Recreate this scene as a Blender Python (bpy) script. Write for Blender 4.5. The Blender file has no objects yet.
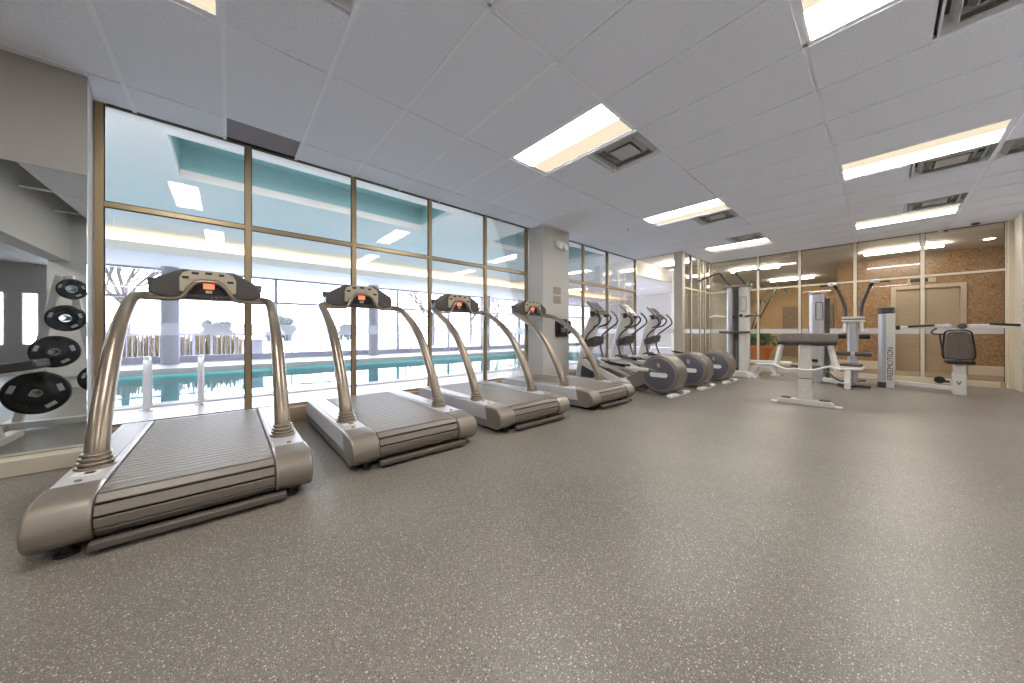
import bpy, bmesh, math, random
from mathutils import Vector, Matrix, Euler

# ------------------------------------------------------------------ camera, sky, exposure
C = bpy.context.scene.collection
S = bpy.context.scene
PI = math.pi
cam = bpy.data.objects.new('camera', bpy.data.cameras.new('camera'))
C.objects.link(cam)
cam.data.sensor_width = 36.0
cam.data.lens = 36.0 * 324.57 / 1024.0
cam.data.shift_y = -9.0 / 1024.0
cam.data.clip_start = 0.02
cam.data.clip_end = 500
cam.location = (0, 0, 1.0)
cam.rotation_euler = (PI / 2, 0, math.radians(48.774))
S.camera = cam
S.view_settings.view_transform = 'Standard'
S.view_settings.look = 'None'
S.view_settings.gamma = 1
S.view_settings.use_curve_mapping = False
S.view_settings.exposure = 0.98
S.cycles.transparent_max_bounces = 24
S.cycles.max_bounces = 12
S.cycles.diffuse_bounces = 6
SKY = 6.0          # overcast winter sky
LAMP = 17.0         # ceiling troffers
COVE = 2.6         # cove strip over the pool
HALL = 28.0         # corridor lamps
w = bpy.data.worlds.new('sky')
S.world = w
w.use_nodes = True
bg = w.node_tree.nodes['Background']
bg.inputs[0].default_value = (0.78, 0.85, 1.0, 1)
bg.inputs[1].default_value = SKY

random.seed(7)


# ------------------------------------------------------------------ materials
def lin(c):
    return tuple(((v / 255 + 0.055) / 1.055) ** 2.4 if v > 10 else v / 255 / 12.92 for v in c)


def mat(name, rgb, rough=0.5, metal=0.0, spec=0.5, coat=0.0):
    m = bpy.data.materials.new(name)
    m.use_nodes = True
    b = m.node_tree.nodes['Principled BSDF']
    b.inputs['Base Color'].default_value = (*lin(rgb), 1)
    b.inputs['Roughness'].default_value = rough
    b.inputs['Metallic'].default_value = metal
    b.inputs['Specular IOR Level'].default_value = spec
    b.inputs['Coat Weight'].default_value = coat
    return m


def nd(m, t, **kw):
    n = m.node_tree.nodes.new(t)
    for k, v in kw.items():
        setattr(n, k, v)
    return n


def lk(m, a, b):
    m.node_tree.links.new(a, b)


def noisy(name, rgb, rgb2, scale, rough=0.5, metal=0.0, bump=0.0, stretch=(1, 1, 1), detail=4, spec=0.5):
    m = mat(name, rgb, rough, metal, spec)
    b = m.node_tree.nodes['Principled BSDF']
    tc = nd(m, 'ShaderNodeTexCoord')
    mp = nd(m, 'ShaderNodeMapping')
    mp.inputs['Scale'].default_value = stretch
    lk(m, tc.outputs['Object'], mp.inputs[0])
    n = nd(m, 'ShaderNodeTexNoise')
    n.inputs['Scale'].default_value = scale
    n.inputs['Detail'].default_value = detail
    lk(m, mp.outputs[0], n.inputs['Vector'])
    r = nd(m, 'ShaderNodeValToRGB')
    r.color_ramp.elements[0].color = (*lin(rgb), 1)
    r.color_ramp.elements[1].color = (*lin(rgb2), 1)
    r.color_ramp.elements[0].position = 0.3
    r.color_ramp.elements[1].position = 0.7
    lk(m, n.outputs['Fac'], r.inputs[0])
    lk(m, r.outputs[0], b.inputs['Base Color'])
    if bump:
        bp = nd(m, 'ShaderNodeBump')
        bp.inputs['Strength'].default_value = bump
        bp.inputs['Distance'].default_value = 0.004
        lk(m, n.outputs['Fac'], bp.inputs['Height'])
        lk(m, bp.outputs[0], b.inputs['Normal'])
    return m


def emit(name, rgb, strength):
    m = bpy.data.materials.new(name)
    m.use_nodes = True
    nt = m.node_tree
    nt.nodes.clear()
    e = nt.nodes.new('ShaderNodeEmission')
    e.inputs[0].default_value = (*lin(rgb), 1)
    e.inputs[1].default_value = strength
    o = nt.nodes.new('ShaderNodeOutputMaterial')
    nt.links.new(e.outputs[0], o.inputs[0])
    return m


def glassy(name, tint, rough=0.0, ior=1.5, bump=0.0, gain=1.0):
    m = bpy.data.materials.new(name)
    m.use_nodes = True
    nt = m.node_tree
    nt.nodes.clear()
    t = nt.nodes.new('ShaderNodeBsdfTransparent')
    t.inputs[0].default_value = (*tint, 1)
    g = nt.nodes.new('ShaderNodeBsdfGlossy')
    g.inputs['Roughness'].default_value = rough
    f = nt.nodes.new('ShaderNodeFresnel')
    f.inputs[0].default_value = ior
    k = nt.nodes.new('ShaderNodeMath')
    k.operation = 'MULTIPLY'
    k.use_clamp = True
    k.inputs[1].default_value = gain
    nt.links.new(f.outputs[0], k.inputs[0])
    mx = nt.nodes.new('ShaderNodeMixShader')
    nt.links.new(k.outputs[0], mx.inputs[0])
    nt.links.new(t.outputs[0], mx.inputs[1])
    nt.links.new(g.outputs[0], mx.inputs[2])
    o = nt.nodes.new('ShaderNodeOutputMaterial')
    nt.links.new(mx.outputs[0], o.inputs[0])
    if bump:
        tc = nt.nodes.new('ShaderNodeTexCoord')
        n = nt.nodes.new('ShaderNodeTexNoise')
        n.inputs['Scale'].default_value = 1.6
        n.inputs['Detail'].default_value = 3
        nt.links.new(tc.outputs['Object'], n.inputs['Vector'])
        bp = nt.nodes.new('ShaderNodeBump')
        bp.inputs['Strength'].default_value = bump
        bp.inputs['Distance'].default_value = 0.02
        nt.links.new(n.outputs['Fac'], bp.inputs['Height'])
        nt.links.new(bp.outputs[0], g.inputs['Normal'])
        nt.links.new(bp.outputs[0], f.inputs['Normal'])
    return m


def floor_material():
    m = mat('rubber_floor', (120, 116, 110), 0.37, 0, 0.5)
    b = m.node_tree.nodes['Principled BSDF']
    tc = nd(m, 'ShaderNodeTexCoord')
    base = None
    cloud = nd(m, 'ShaderNodeTexNoise')
    cloud.inputs['Scale'].default_value = 0.9
    cloud.inputs['Detail'].default_value = 5
    lk(m, tc.outputs['Object'], cloud.inputs['Vector'])
    r0 = nd(m, 'ShaderNodeValToRGB')
    r0.color_ramp.elements[0].color = (*lin((104, 99, 93)), 1)
    r0.color_ramp.elements[1].color = (*lin((124, 118, 110)), 1)
    r0.color_ramp.elements[0].position = 0.3
    r0.color_ramp.elements[1].position = 0.7
    lk(m, cloud.outputs['Fac'], r0.inputs[0])
    cur = r0.outputs[0]
    for sc, thr, col, seed in ((75, 0.19, (204, 196, 182), 0), (130, 0.24, (176, 168, 154), 3), (160, 0.24, (186, 178, 164), 5), (110, 0.28, (82, 76, 68), 9)):
        mp = nd(m, 'ShaderNodeMapping')
        mp.inputs['Location'].default_value = (seed, seed * 0.37, 0)
        lk(m, tc.outputs['Object'], mp.inputs[0])
        v = nd(m, 'ShaderNodeTexVoronoi')
        v.inputs['Scale'].default_value = sc
        lk(m, mp.outputs[0], v.inputs['Vector'])
        lt = nd(m, 'ShaderNodeMath', operation='LESS_THAN')
        lt.inputs[1].default_value = thr
        lk(m, v.outputs['Distance'], lt.inputs[0])
        sep = nd(m, 'ShaderNodeSeparateColor')
        lk(m, v.outputs['Color'], sep.inputs[0])
        gt = nd(m, 'ShaderNodeMath', operation='GREATER_THAN')
        gt.inputs[1].default_value = 0.45
        lk(m, sep.outputs[0], gt.inputs[0])
        mu = nd(m, 'ShaderNodeMath', operation='MULTIPLY')
        lk(m, lt.outputs[0], mu.inputs[0])
        lk(m, gt.outputs[0], mu.inputs[1])
        mx = nd(m, 'ShaderNodeMix', data_type='RGBA')
        lk(m, mu.outputs[0], mx.inputs['Factor'])
        lk(m, cur, mx.inputs['A'])
        mx.inputs['B'].default_value = (*lin(col), 1)
        cur = mx.outputs['Result']
    lk(m, cur, b.inputs['Base Color'])
    n = nd(m, 'ShaderNodeTexNoise')
    n.inputs['Scale'].default_value = 60
    lk(m, tc.outputs['Object'], n.inputs['Vector'])
    bp = nd(m, 'ShaderNodeBump')
    bp.inputs['Strength'].default_value = 0.25
    bp.inputs['Distance'].default_value = 0.002
    lk(m, n.outputs['Fac'], bp.inputs['Height'])
    lk(m, bp.outputs[0], b.inputs['Normal'])
    return m


def burl_material():
    m = mat('burl_veneer', (150, 112, 74), 0.3)
    b = m.node_tree.nodes['Principled BSDF']
    tc = nd(m, 'ShaderNodeTexCoord')
    n = nd(m, 'ShaderNodeTexNoise')
    n.inputs['Scale'].default_value = 15
    n.inputs['Detail'].default_value = 8
    n.inputs['Distortion'].default_value = 1.6
    lk(m, tc.outputs['Object'], n.inputs['Vector'])
    r = nd(m, 'ShaderNodeValToRGB')
    r.color_ramp.elements[0].color = (*lin((116, 86, 56)), 1)
    r.color_ramp.elements[1].color = (*lin((170, 138, 98)), 1)
    r.color_ramp.elements[0].position = 0.32
    r.color_ramp.elements[1].position = 0.68
    lk(m, n.outputs['Fac'], r.inputs[0])
    lk(m, r.outputs[0], b.inputs['Base Color'])
    return m


M = dict(
    floor=floor_material(),
    tile=noisy('ceiling_tile', (228, 232, 248), (248, 250, 255), 90, 0.9, bump=0.5),
    tee=mat('ceiling_tee', (246, 249, 255), 0.5),
    wall=mat('painted_wall', (196, 194, 190), 0.7),
    pillar=mat('painted_pillar', (190, 188, 184), 0.7),
    bulk=mat('bulkhead_paint', (160, 155, 150), 0.7),
    bronze=mat('bronze_frame', (168, 148, 116), 0.35, 0.6),
    cream=mat('champagne_frame', (214, 202, 178), 0.4, 0.2),
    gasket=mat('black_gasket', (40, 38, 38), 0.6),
    curb=noisy('brown_curb', (150, 128, 104), (168, 146, 122), 9, 0.5),
    base=mat('cream_base', (200, 190, 172), 0.5),
    glass=glassy('clear_glass', (0.985, 0.985, 0.985), gain=0.6),
    frost=None,
    mirror=mat('mirror_silver', (222, 226, 226), 0.015, 1.0),
    silver=mat('silver_paint', (146, 137, 127), 0.32, 0.5),
    silver2=mat('champagne_metal', (146, 134, 120), 0.3, 0.7),
    deckp=noisy('grey_deck', (186, 184, 188), (198, 196, 200), 40, 0.4, 0.1),
    skirt=mat('grey_skirt', (128, 124, 132), 0.45),
    slat=noisy('rubber_slat', (114, 106, 98), (132, 123, 114), 60, 0.42, stretch=(1, 8, 8)),
    dark=mat('dark_plastic', (44, 42, 43), 0.4),
    charcoal=mat('charcoal_plastic', (78, 74, 74), 0.4),
    black=mat('black_rubber', (26, 25, 26), 0.5),
    pad=noisy('grey_vinyl', (92, 84, 76), (104, 96, 88), 30, 0.45),
    white=mat('white_steel', (214, 210, 204), 0.35),
    wshade=mat('white_plastic', (226, 224, 222), 0.4),
    chrome=mat('chrome', (220, 220, 220), 0.12, 1.0),
    face=mat('beige_faceplate', (182, 170, 150), 0.4, 0.2),
    red=emit('red_display', (255, 96, 70), 1.6),
    screen=mat('grey_screen', (108, 112, 118), 0.15),
    drum=mat('warm_grey_drum', (132, 124, 118), 0.32, 0.35),
    drumside=mat('slate_drum_side', (98, 96, 108), 0.28, 0.2),
    tower=mat('silver_tower', (190, 190, 194), 0.3, 0.45),
    iron=mat('cast_iron', (38, 36, 37), 0.35),
    lamp=emit('lamp_tube', (255, 251, 244), LAMP),
    lampdim=emit('lamp_reflector', (255, 238, 208), 0.50),  # reflected lamp light put in as a glow of its own
    ventm=mat('vent_metal', (196, 194, 194), 0.4, 0.2),
    ventd=mat('vent_dark', (104, 98, 92), 0.8),
    slot=mat('slot_grey', (186, 186, 198), 0.7),
    pooldeck=noisy('pool_deck_tile', (172, 170, 178), (186, 184, 192), 6, 0.35),
    poolt=mat('pool_tile', (140, 232, 238), 0.4),
    copingm=mat('pool_coping', (176, 176, 178), 0.5),
    water=glassy('pool_water', (0.88, 0.985, 0.985), 0.01, 1.33, bump=0.10),
    poolceil=mat('pool_ceiling', (236, 232, 230), 0.8),
    teal=mat('teal_paint', (158, 196, 198), 0.7),
    cove=emit('cove_strip', (255, 226, 168), COVE),
    stripfill=emit('fill_strip', (250, 246, 240), 9.5),  # strip added on the gym side to brighten the pool hall
    extframe=mat('grey_frame', (160, 160, 174), 0.4),
    column=mat('grey_column', (164, 163, 172), 0.7),
    snow=noisy('snow', (228, 230, 238), (240, 242, 248), 2, 0.8),
    bark=noisy('bark', (56, 50, 50), (76, 70, 68), 20, 0.9),
    reeds=noisy('dry_reeds', (96, 84, 64), (128, 114, 90), 30, 0.9),
    evergreen=noisy('evergreen', (40, 48, 46), (58, 66, 62), 8, 0.9),
    rail=mat('grey_rail', (150, 150, 162), 0.5),
    burl=burl_material(),
    tan=mat('tan_wall', (206, 176, 132), 0.7),
    paleg=mat('pale_green_wall', (210, 214, 206), 0.7),
    hallf=noisy('hall_carpet', (150, 132, 108), (164, 146, 120), 20, 0.9),
    steeld=noisy('door_steel', (168, 150, 126), (178, 160, 136), 3, 0.35, 0.4, stretch=(1, 1, 12)),
    doorframe=mat('door_frame', (188, 174, 152), 0.4, 0.3),
    postp=mat('taupe_post', (184, 172, 158), 0.5),
    poolfill=emit('fill_lamp', (225, 250, 255), 16.0),  # lamps added under water to light the basin
    terra=noisy('terracotta', (196, 120, 66), (208, 134, 78), 8, 0.6),
    leaf=noisy('leaf', (74, 104, 66), (104, 134, 86), 6, 0.5),
    leafd=noisy('palm_leaf', (96, 124, 100), (122, 146, 118), 6, 0.5),
    soil=mat('soil', (60, 46, 36), 0.9),
    halllamp=emit('hall_tube', (255, 244, 224), HALL),
    plate=mat('sign_plate', (150, 142, 128), 0.4, 0.3),
    ink=mat('black_ink', (34, 32, 34), 0.5),
    railgrey=mat('rail_grey', (98, 91, 85), 0.4, 0.2),
    grey=mat('mid_grey', (120, 116, 112), 0.5),
)


def frost_material():
    m = bpy.data.materials.new('frosted_film')
    m.use_nodes = True
    nt = m.node_tree
    nt.nodes.clear()
    a = nt.nodes.new('ShaderNodeBsdfTransparent')
    t = nt.nodes.new('ShaderNodeBsdfTranslucent')
    d = nt.nodes.new('ShaderNodeBsdfDiffuse')
    for x in (t, d):
        x.inputs[0].default_value = (0.85, 0.87, 0.92, 1)
    m1 = nt.nodes.new('ShaderNodeMixShader')
    m1.inputs[0].default_value = 0.45
    nt.links.new(t.outputs[0], m1.inputs[1])
    nt.links.new(d.outputs[0], m1.inputs[2])
    m2 = nt.nodes.new('ShaderNodeMixShader')
    m2.inputs[0].default_value = 0.55
    nt.links.new(a.outputs[0], m2.inputs[1])
    nt.links.new(m1.outputs[0], m2.inputs[2])
    o = nt.nodes.new('ShaderNodeOutputMaterial')
    nt.links.new(m2.outputs[0], o.inputs[0])
    return m


M['frost'] = frost_material()


# ------------------------------------------------------------------ mesh helpers
def rotm(rx=0, ry=0, rz=0):
    return Euler((rx, ry, rz)).to_matrix().to_4x4()


def spline(pts, n=8):
    P = [Vector(p) for p in pts]
    if len(P) < 3:
        return P
    out = []
    for i in range(len(P) - 1):
        p0 = P[i - 1] if i else P[0] * 2 - P[1]
        p1, p2 = P[i], P[i + 1]
        p3 = P[i + 2] if i + 2 < len(P) else P[-1] * 2 - P[-2]
        for k in range(n):
            t = k / n
            out.append(0.5 * ((2 * p1) + (p2 - p0) * t + (2 * p0 - 5 * p1 + 4 * p2 - p3) * t * t + (3 * p1 - p0 - 3 * p2 + p3) * t ** 3))
    out.append(P[-1])
    return out


class MB:
    def __init__(self):
        self.bm = bmesh.new()

    def box(self, c, s, rot=None):
        m = Matrix.Translation(c)
        if rot is not None:
            m = m @ rot
        m = m @ Matrix.Diagonal((s[0], s[1], s[2], 1))
        bmesh.ops.create_cube(self.bm, size=1, matrix=m)
        return self

    def bx(self, x0, x1, y0, y1, z0, z1):
        return self.box(((x0 + x1) / 2, (y0 + y1) / 2, (z0 + z1) / 2), (abs(x1 - x0), abs(y1 - y0), abs(z1 - z0)))

    def beam(self, p0, p1, wd, ht, up=(0, 0, 1)):
        a, b = Vector(p0), Vector(p1)
        d = (b - a)
        L = d.length
        d.normalize()
        s = d.cross(Vector(up))
        if s.length < 1e-4:
            s = d.cross(Vector((0, 1, 0)))
        s.normalize()
        u = s.cross(d)
        m = Matrix((s, d, u)).transposed().to_4x4()
        return self.box((a + b) / 2, (wd, L, ht), m)

    def tube(self, pts, r, seg=12, n=0, squash=1.0):
        if n:
            k0 = len(pts)
            if not isinstance(r, (int, float)):
                rr = []
                for i in range(k0 - 1):
                    rr += [r[i] + (r[i + 1] - r[i]) * k / n for k in range(n)]
                r = rr + [r[-1]]
            pts = spline(pts, n)
            if not isinstance(r, (int, float)) and len(r) != len(pts):
                r = [r[min(len(r) - 1, int(i * len(r) / len(pts)))] for i in range(len(pts))]
        P = [Vector(p) for p in pts]
        if isinstance(r, (int, float)):
            r = [r] * len(P)
        T = []
        for i in range(len(P)):
            d = P[min(i + 1, len(P) - 1)] - P[max(i - 1, 0)]
            T.append(d.normalized())
        a = Vector((0, 0, 1)) if abs(T[0].z) < 0.9 else Vector((1, 0, 0))
        nrm = (a - T[0] * a.dot(T[0])).normalized()
        rings = []
        for i, p in enumerate(P):
            nrm = (nrm - T[i] * nrm.dot(T[i])).normalized()
            bi = T[i].cross(nrm)
            rings.append([self.bm.verts.new(p + (nrm * math.cos(q) + bi * math.sin(q) * squash) * r[i]) for q in (2 * PI * k / seg for k in range(seg))])
        for i in range(len(rings) - 1):
            for k in range(seg):
                self.bm.faces.new((rings[i][k], rings[i][(k + 1) % seg], rings[i + 1][(k + 1) % seg], rings[i + 1][k]))
        self.bm.faces.new(list(reversed(rings[0])))
        self.bm.faces.new(rings[-1])
        return self

    def prism(self, poly, axis, a, b):
        def v(p, q):
            return {'x': (q, p[0], p[1]), 'y': (p[0], q, p[1]), 'z': (p[0], p[1], q)}[axis]
        A = [self.bm.verts.new(v(p, a)) for p in poly]
        B = [self.bm.verts.new(v(p, b)) for p in poly]
        self.bm.faces.new(A)
        self.bm.faces.new(list(reversed(B)))
        n = len(poly)
        for i in range(n):
            self.bm.faces.new((A[i], B[i], B[(i + 1) % n], A[(i + 1) % n]))
        return self

    def lathe(self, prof, c=(0, 0, 0), axis='z', seg=32, loop=False):
        c = Vector(c)
        rings = []
        for r, h in prof:
            ring = []
            for k in range(seg):
                q = 2 * PI * k / seg
                x, y = r * math.cos(q), r * math.sin(q)
                o = {'z': (x, y, h), 'x': (h, x, y), 'y': (x, h, y)}[axis]
                ring.append(self.bm.verts.new(c + Vector(o)))
            rings.append(ring)
        for i in range(len(rings) - 1):
            for k in range(seg):
                self.bm.faces.new((rings[i][k], rings[i][(k + 1) % seg], rings[i + 1][(k + 1) % seg], rings[i + 1][k]))
        if loop:
            for k in range(seg):
                self.bm.faces.new((rings[-1][k], rings[-1][(k + 1) % seg], rings[0][(k + 1) % seg], rings[0][k]))
        else:
            self.bm.faces.new(rings[0])
            self.bm.faces.new(rings[-1])
        return self

    def ball(self, c, r, sc=(1, 1, 1), rot=None, sub=3):
        m = Matrix.Translation(c)
        if rot is not None:
            m = m @ rot
        m = m @ Matrix.Diagonal((sc[0], sc[1], sc[2], 1))
        bmesh.ops.create_icosphere(self.bm, subdivisions=sub, radius=r, matrix=m)
        return self

    def ring(self, c, R, r, axis='y', seg=28, sg=8, squash=1.0):
        c = Vector(c)
        rows = []
        for i in range(seg):
            a = 2 * PI * i / seg
            row = []
            for k in range(sg):
                b = 2 * PI * k / sg
                rr = R + r * math.cos(b)
                h = r * math.sin(b) * squash
                x, y = rr * math.cos(a), rr * math.sin(a)
                row.append(self.bm.verts.new(c + Vector({'z': (x, y, h), 'x': (h, x, y), 'y': (x, h, y)}[axis])))
            rows.append(row)
        for i in range(seg):
            for k in range(sg):
                self.bm.faces.new((rows[i][k], rows[(i + 1) % seg][k], rows[(i + 1) % seg][(k + 1) % sg], rows[i][(k + 1) % sg]))
        return self

    def face(self, pts):
        self.bm.faces.new([self.bm.verts.new(p) for p in pts])
        return self

    def build(self, name, m, parent=None, bevel=0.0, seg=2, sharp=40, smooth=True):
        bmesh.ops.recalc_face_normals(self.bm, faces=self.bm.faces[:])
        me = bpy.data.meshes.new(name)
        self.bm.to_mesh(me)
        self.bm.free()
        me.materials.append(M[m] if isinstance(m, str) else m)
        if smooth:
            me.polygons.foreach_set('use_smooth', [True] * len(me.polygons))
            me.set_sharp_from_angle(angle=math.radians(sharp))
        o = bpy.data.objects.new(name, me)
        C.objects.link(o)
        if parent is not None:
            o.parent = parent
        if bevel:
            bv = o.modifiers.new('bevel', 'BEVEL')
            bv.width = bevel
            bv.segments = seg
            bv.limit_method = 'ANGLE'
            bv.angle_limit = math.radians(40)
        return o


def tag(o, label, cat=None, group=None, kind=None):
    o['label'] = label
    if cat:
        o['category'] = cat
    if group:
        o['group'] = group
    if kind:
        o['kind'] = kind
    return o


def thing(name, label, cat, loc=(0, 0, 0), rz=0, group=None):
    o = bpy.data.objects.new(name, None)
    o.empty_display_size = 0.1
    C.objects.link(o)
    o.location = loc
    o.rotation_euler = (0, 0, rz)
    return tag(o, label, cat, group)


def kids(o):
    return [c for c in bpy.data.objects if c.parent == o]


def copy_tree(o, parent=None):
    c = o.copy()
    C.objects.link(c)
    if parent is not None:
        c.parent = parent
    for ch in kids(o):
        copy_tree(ch, c)
    return c


def struct(name, mb, m, label, cat, **kw):
    return tag(mb.build(name, m, **kw), label, cat, kind='structure')


def text(name, body, size, m, parent, mtx, extrude=0.001):
    cu = bpy.data.curves.new(name, 'FONT')
    cu.body = body
    cu.size = size
    cu.extrude = extrude
    cu.align_x = 'CENTER'
    cu.align_y = 'CENTER'
    cu.materials.append(M[m])
    tmp = bpy.data.objects.new(name + '_curve', cu)
    C.objects.link(tmp)
    dg = bpy.context.evaluated_depsgraph_get()
    me = bpy.data.meshes.new_from_object(tmp.evaluated_get(dg))
    bpy.data.objects.remove(tmp)
    o = bpy.data.objects.new(name, me)
    C.objects.link(o)
    o.parent = parent
    o.matrix_local = mtx
    return o


# ------------------------------------------------------------------ dimensions
H = 3.0                  # ceiling
XW = -4.48               # window wall to the pool
XR = 1.56                 # right wall
YB = 10.5                # back glass wall
YC = 8.42                # glass return wall
XC = -3.27               # glass side wall
XM = -4.08               # mirror wall
TR = 2.12                # transom height
LX = [-4.01, -2.80, -1.587, -0.356, 0.83, 2.05]          # ceiling main tees
Y0 = 1.81                # a cross tee


def yk(k):
    return Y0 + 0.61 * k


# ------------------------------------------------------------------ the room
mb = MB()
mb.prism([(XW - .02, -8.0), (6.2, -8.0), (6.2, -2.2), (XR, -2.2), (XR, YB), (XC, YB), (XC, YC), (XW - .02, YC)], 'z', -0.12, 0.0)
struct('floor', mb, 'floor', 'grey speckled rubber gym floor', 'floor', smooth=False)

# fixtures set in the ceiling grid: (column, row k) -> what
LIGHTS = [(1, -4), (1, 1), (1, 6), (1, 11), (3, -4), (3, 1), (3, 6), (3, 11), (3, -9), (1, -9)]  # the pair past the bulkhead is added to brighten the rear zone
VENTS = [(1, -3, 1), (1, 2, 1), (1, 7, 1), (1, 10, 1), (3, -3, 1), (3, 2, 1), (3, 7, 1), (3, 10, 1), (4, 7, 0)]
SLOTS = [(0, -3)]
mb = MB()
cols = [XW + .02] + LX[:-1] + [XR]
for ci in range(len(cols) - 1):
    for k in range(-6, 17):
        a, b = yk(k), yk(k + 1)
        if ci == 0 and k == -4:
            b = yk(k + 1)
        key = (ci - 1, k)
        if key in LIGHTS:
            continue
        x0, x1 = cols[ci], cols[ci + 1]
        if b > YC and x0 < XC:
            if a > YC:
                x0 = XC
        if a < -2.15:
            a = -2.15
        b = min(b, YB)
        if b <= a or x1 <= x0:
            continue
        v = [q for q in VENTS if (q[0], q[1]) == key]
        if v:
            xm = (x0 + x1) / 2
            if v[0][2]:
                x1 = xm
            else:
                x0, x1 = x0 + 0.61, x1
                if x1 - x0 < 0.02:
                    continue
        if ci == 0 and k == -3:
            continue
        g = .0135
        mb.bx(x0 + g, x1 - g, a + g, b - g, H - .011, H + .012)
ceil = struct('ceiling', mb, 'tile', 'suspended ceiling of pale grey acoustic tiles', 'ceiling', smooth=False)
mb = MB()
for x in LX[:-1]:
    y1 = YC if x < XC else YB
    mb.bx(x - .0145, x + .0145, -2.15, y1, H - .001, H + .02)
for k in range(-6, 16):
    y = yk(k)
    if y < -2.1:
        continue
    x0 = XW + .02 if y < YC else XC
    if -.9 > y:
        x0 = XM
    mb.bx(x0, LX[2], y - .013, y + .013, H - .014, H + .02).bx(LX[2], XR, y - .0145, y + .0145, H - .001, H + .02)
mb.build('ceiling_grid', 'tee', ceil, smooth=False)
struct('sky_block_slab', MB().bx(XW - .1, XR + .4, -2.3, YB + .1, H + .32, H + .45), 'wall', 'unseen slab added above the tiled ceiling to block sky light', 'slab')  # put over the ceiling void to keep sky light out

# right wall, bulkhead and the zone behind the camera
struct('wall_right', MB().bx(XR, XR + .25, -2.4, 9.95, 0, H + .3).bx(XR + .25, 6.2, -2.4, -2.2, 0, H + .3), 'wall', 'plain pale wall along the right side', 'wall')
struct('trim_1', MB().bx(XR - .03, XR + .25, 9.95, YB - .07, 0, H), 'base', 'cream corner column at the right end of the back glass', 'column', bevel=.006)
struct('wall_rear', MB().bx(XM - .4, XR, -2.4, -2.15, 2.28, H + .3), 'wall', 'pale bulkhead crossing the ceiling, seen in the mirror', 'wall')
struct('ceiling_rear', MB().bx(XM - .4, 6.4, -8.0, -2.4, 2.75, 2.85), 'bulk', 'lower grey ceiling beyond the bulkhead', 'ceiling')
struct('wall_rear_end', MB().bx(XM - .4, 6.4, -8.2, -8.0, 0, 2.85), 'bulk', 'plain end wall of the rear zone past the bulkhead', 'wall')
mb = MB()
mb.bx(6.2, 6.4, -8.0, -2.4, 0, .7).bx(6.2, 6.4, -8.0, -3.35, 2.0, 2.85)
for y in (-7.6, -6.7, -5.8, -5.1, -4.55, -4.05, -3.55):
    mb.bx(6.2, 6.4, y - .14, y + .14, .7, 2.0)
mb.bx(6.2, 6.4, -2.85, -2.62, .7, 2.85)
mb.bx(6.14, 6.2, -8.0, -3.35, 2.0, 2.05)
struct('wall_far', mb, 'wall', 'far wall with window openings, seen in the mirror', 'wall')

# mirror wall on the left
mb = MB()
mb.bx(XM - .35, XM + .003, -8.0, -.875, 2.22, H + .3).bx(XM - .014, XM + .003, -.875, -.822, 2.22, H + .3)
mb.bx(XM - .35, XM - .015, -8.0, -.875, 0, 2.22)
struct('wall_left', mb, 'bulk', 'taupe bulkhead wall above the mirror', 'wall')
struct('wall_return', MB().prism([(XM - .015, -.825), (XW - .02, -.872), (XW - .02, -.92), (XM - .015, -.874)], 'z', 0, H + .3), 'wall', 'narrow white wall return beside the first window', 'wall')
struct('baseboard_left', MB().bx(XM - .015, XM + .12, -8.0, -.80, 0, .115), 'base', 'cream ledge running along the foot of the mirror', 'baseboard', bevel=.006)
for i, (a, b, l) in enumerate(((-.824, -2.02, 'frameless wall mirror panel beside the first window reflecting weight plates'), (-2.03, -3.3, 'frameless wall mirror panel farther from the windows'))):
    tag(MB().bx(XM - .013, XM, b, a, .12, 2.22).build('wall_mirror', 'mirror', smooth=False), l, 'mirror')

# ------------------------------------------------------------------ glazed bays
wn = [0]


def bay(p0, p1, label, frame='bronze', z0=.165, z1=H, tr=TR, mw=.048, dp=.06, strip=True, left=False, gasket=True, parent_name=None):
    """One glazed bay from p0 to p1: end mullion(s), head, transom and sill, with its panes as parts."""
    wn[0] += 1
    a, b = Vector((p0[0], p0[1], 0)), Vector((p1[0], p1[1], 0))
    d = (b - a)
    L = d.length
    ang = math.atan2(d.y, d.x)
    r = Matrix.Translation(a) @ rotm(rz=ang)
    m = MB()
    m.bx(L - mw / 2, L + mw / 2, -dp / 2, dp / 2, z0, z1)
    if left:
        m.bx(-mw / 2, mw / 2, -dp / 2, dp / 2, z0, z1)
    s0, s1 = mw / 2, L - mw / 2
    m.bx(s0, s1, -dp * .4, dp * .4, z1 - .014, z1)
    m.bx(s0, s1, -dp * .4, dp * .4, z0, z0 + .015)
    if tr:
        m.bx(s0, s1, -dp * .4, dp * .4, tr - .023, tr + .023)
    o = m.build('window_%d' % wn[0], frame, bevel=.003, seg=1)
    o.matrix_world = r
    tag(o, label, 'window', kind='structure')
    zs = [(z0 + .015, tr - .023, 'lower_pane'), (tr + .023, z1 - .014, 'upper_pane')] if tr else [(z0 + .015, z1 - .014, 'pane')]
    for za, zb, nm in zs:
        MB().bx(s0, s1, -.004, .004, za, zb).build(nm, 'glass', o, smooth=False)
    if strip:
        MB().bx(s0, s1, -.006, -.0045, .975, 1.09).build('frosted_strip', 'frost', o, smooth=False)
    if gasket:
        g = MB()
        e = .007
        for za, zb, nm in zs:
            for ya, yb in ((-.018, -.006),):
                g.bx(s0, s0 + e, ya, yb, za, zb).bx(s1 - e, s1, ya, yb, za, zb)
                g.bx(s0, s1, ya, yb, zb - e, zb).bx(s0, s1, ya, yb, za, za + e)
        g.build('gasket', 'gasket', o, smooth=False)
    return o


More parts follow.
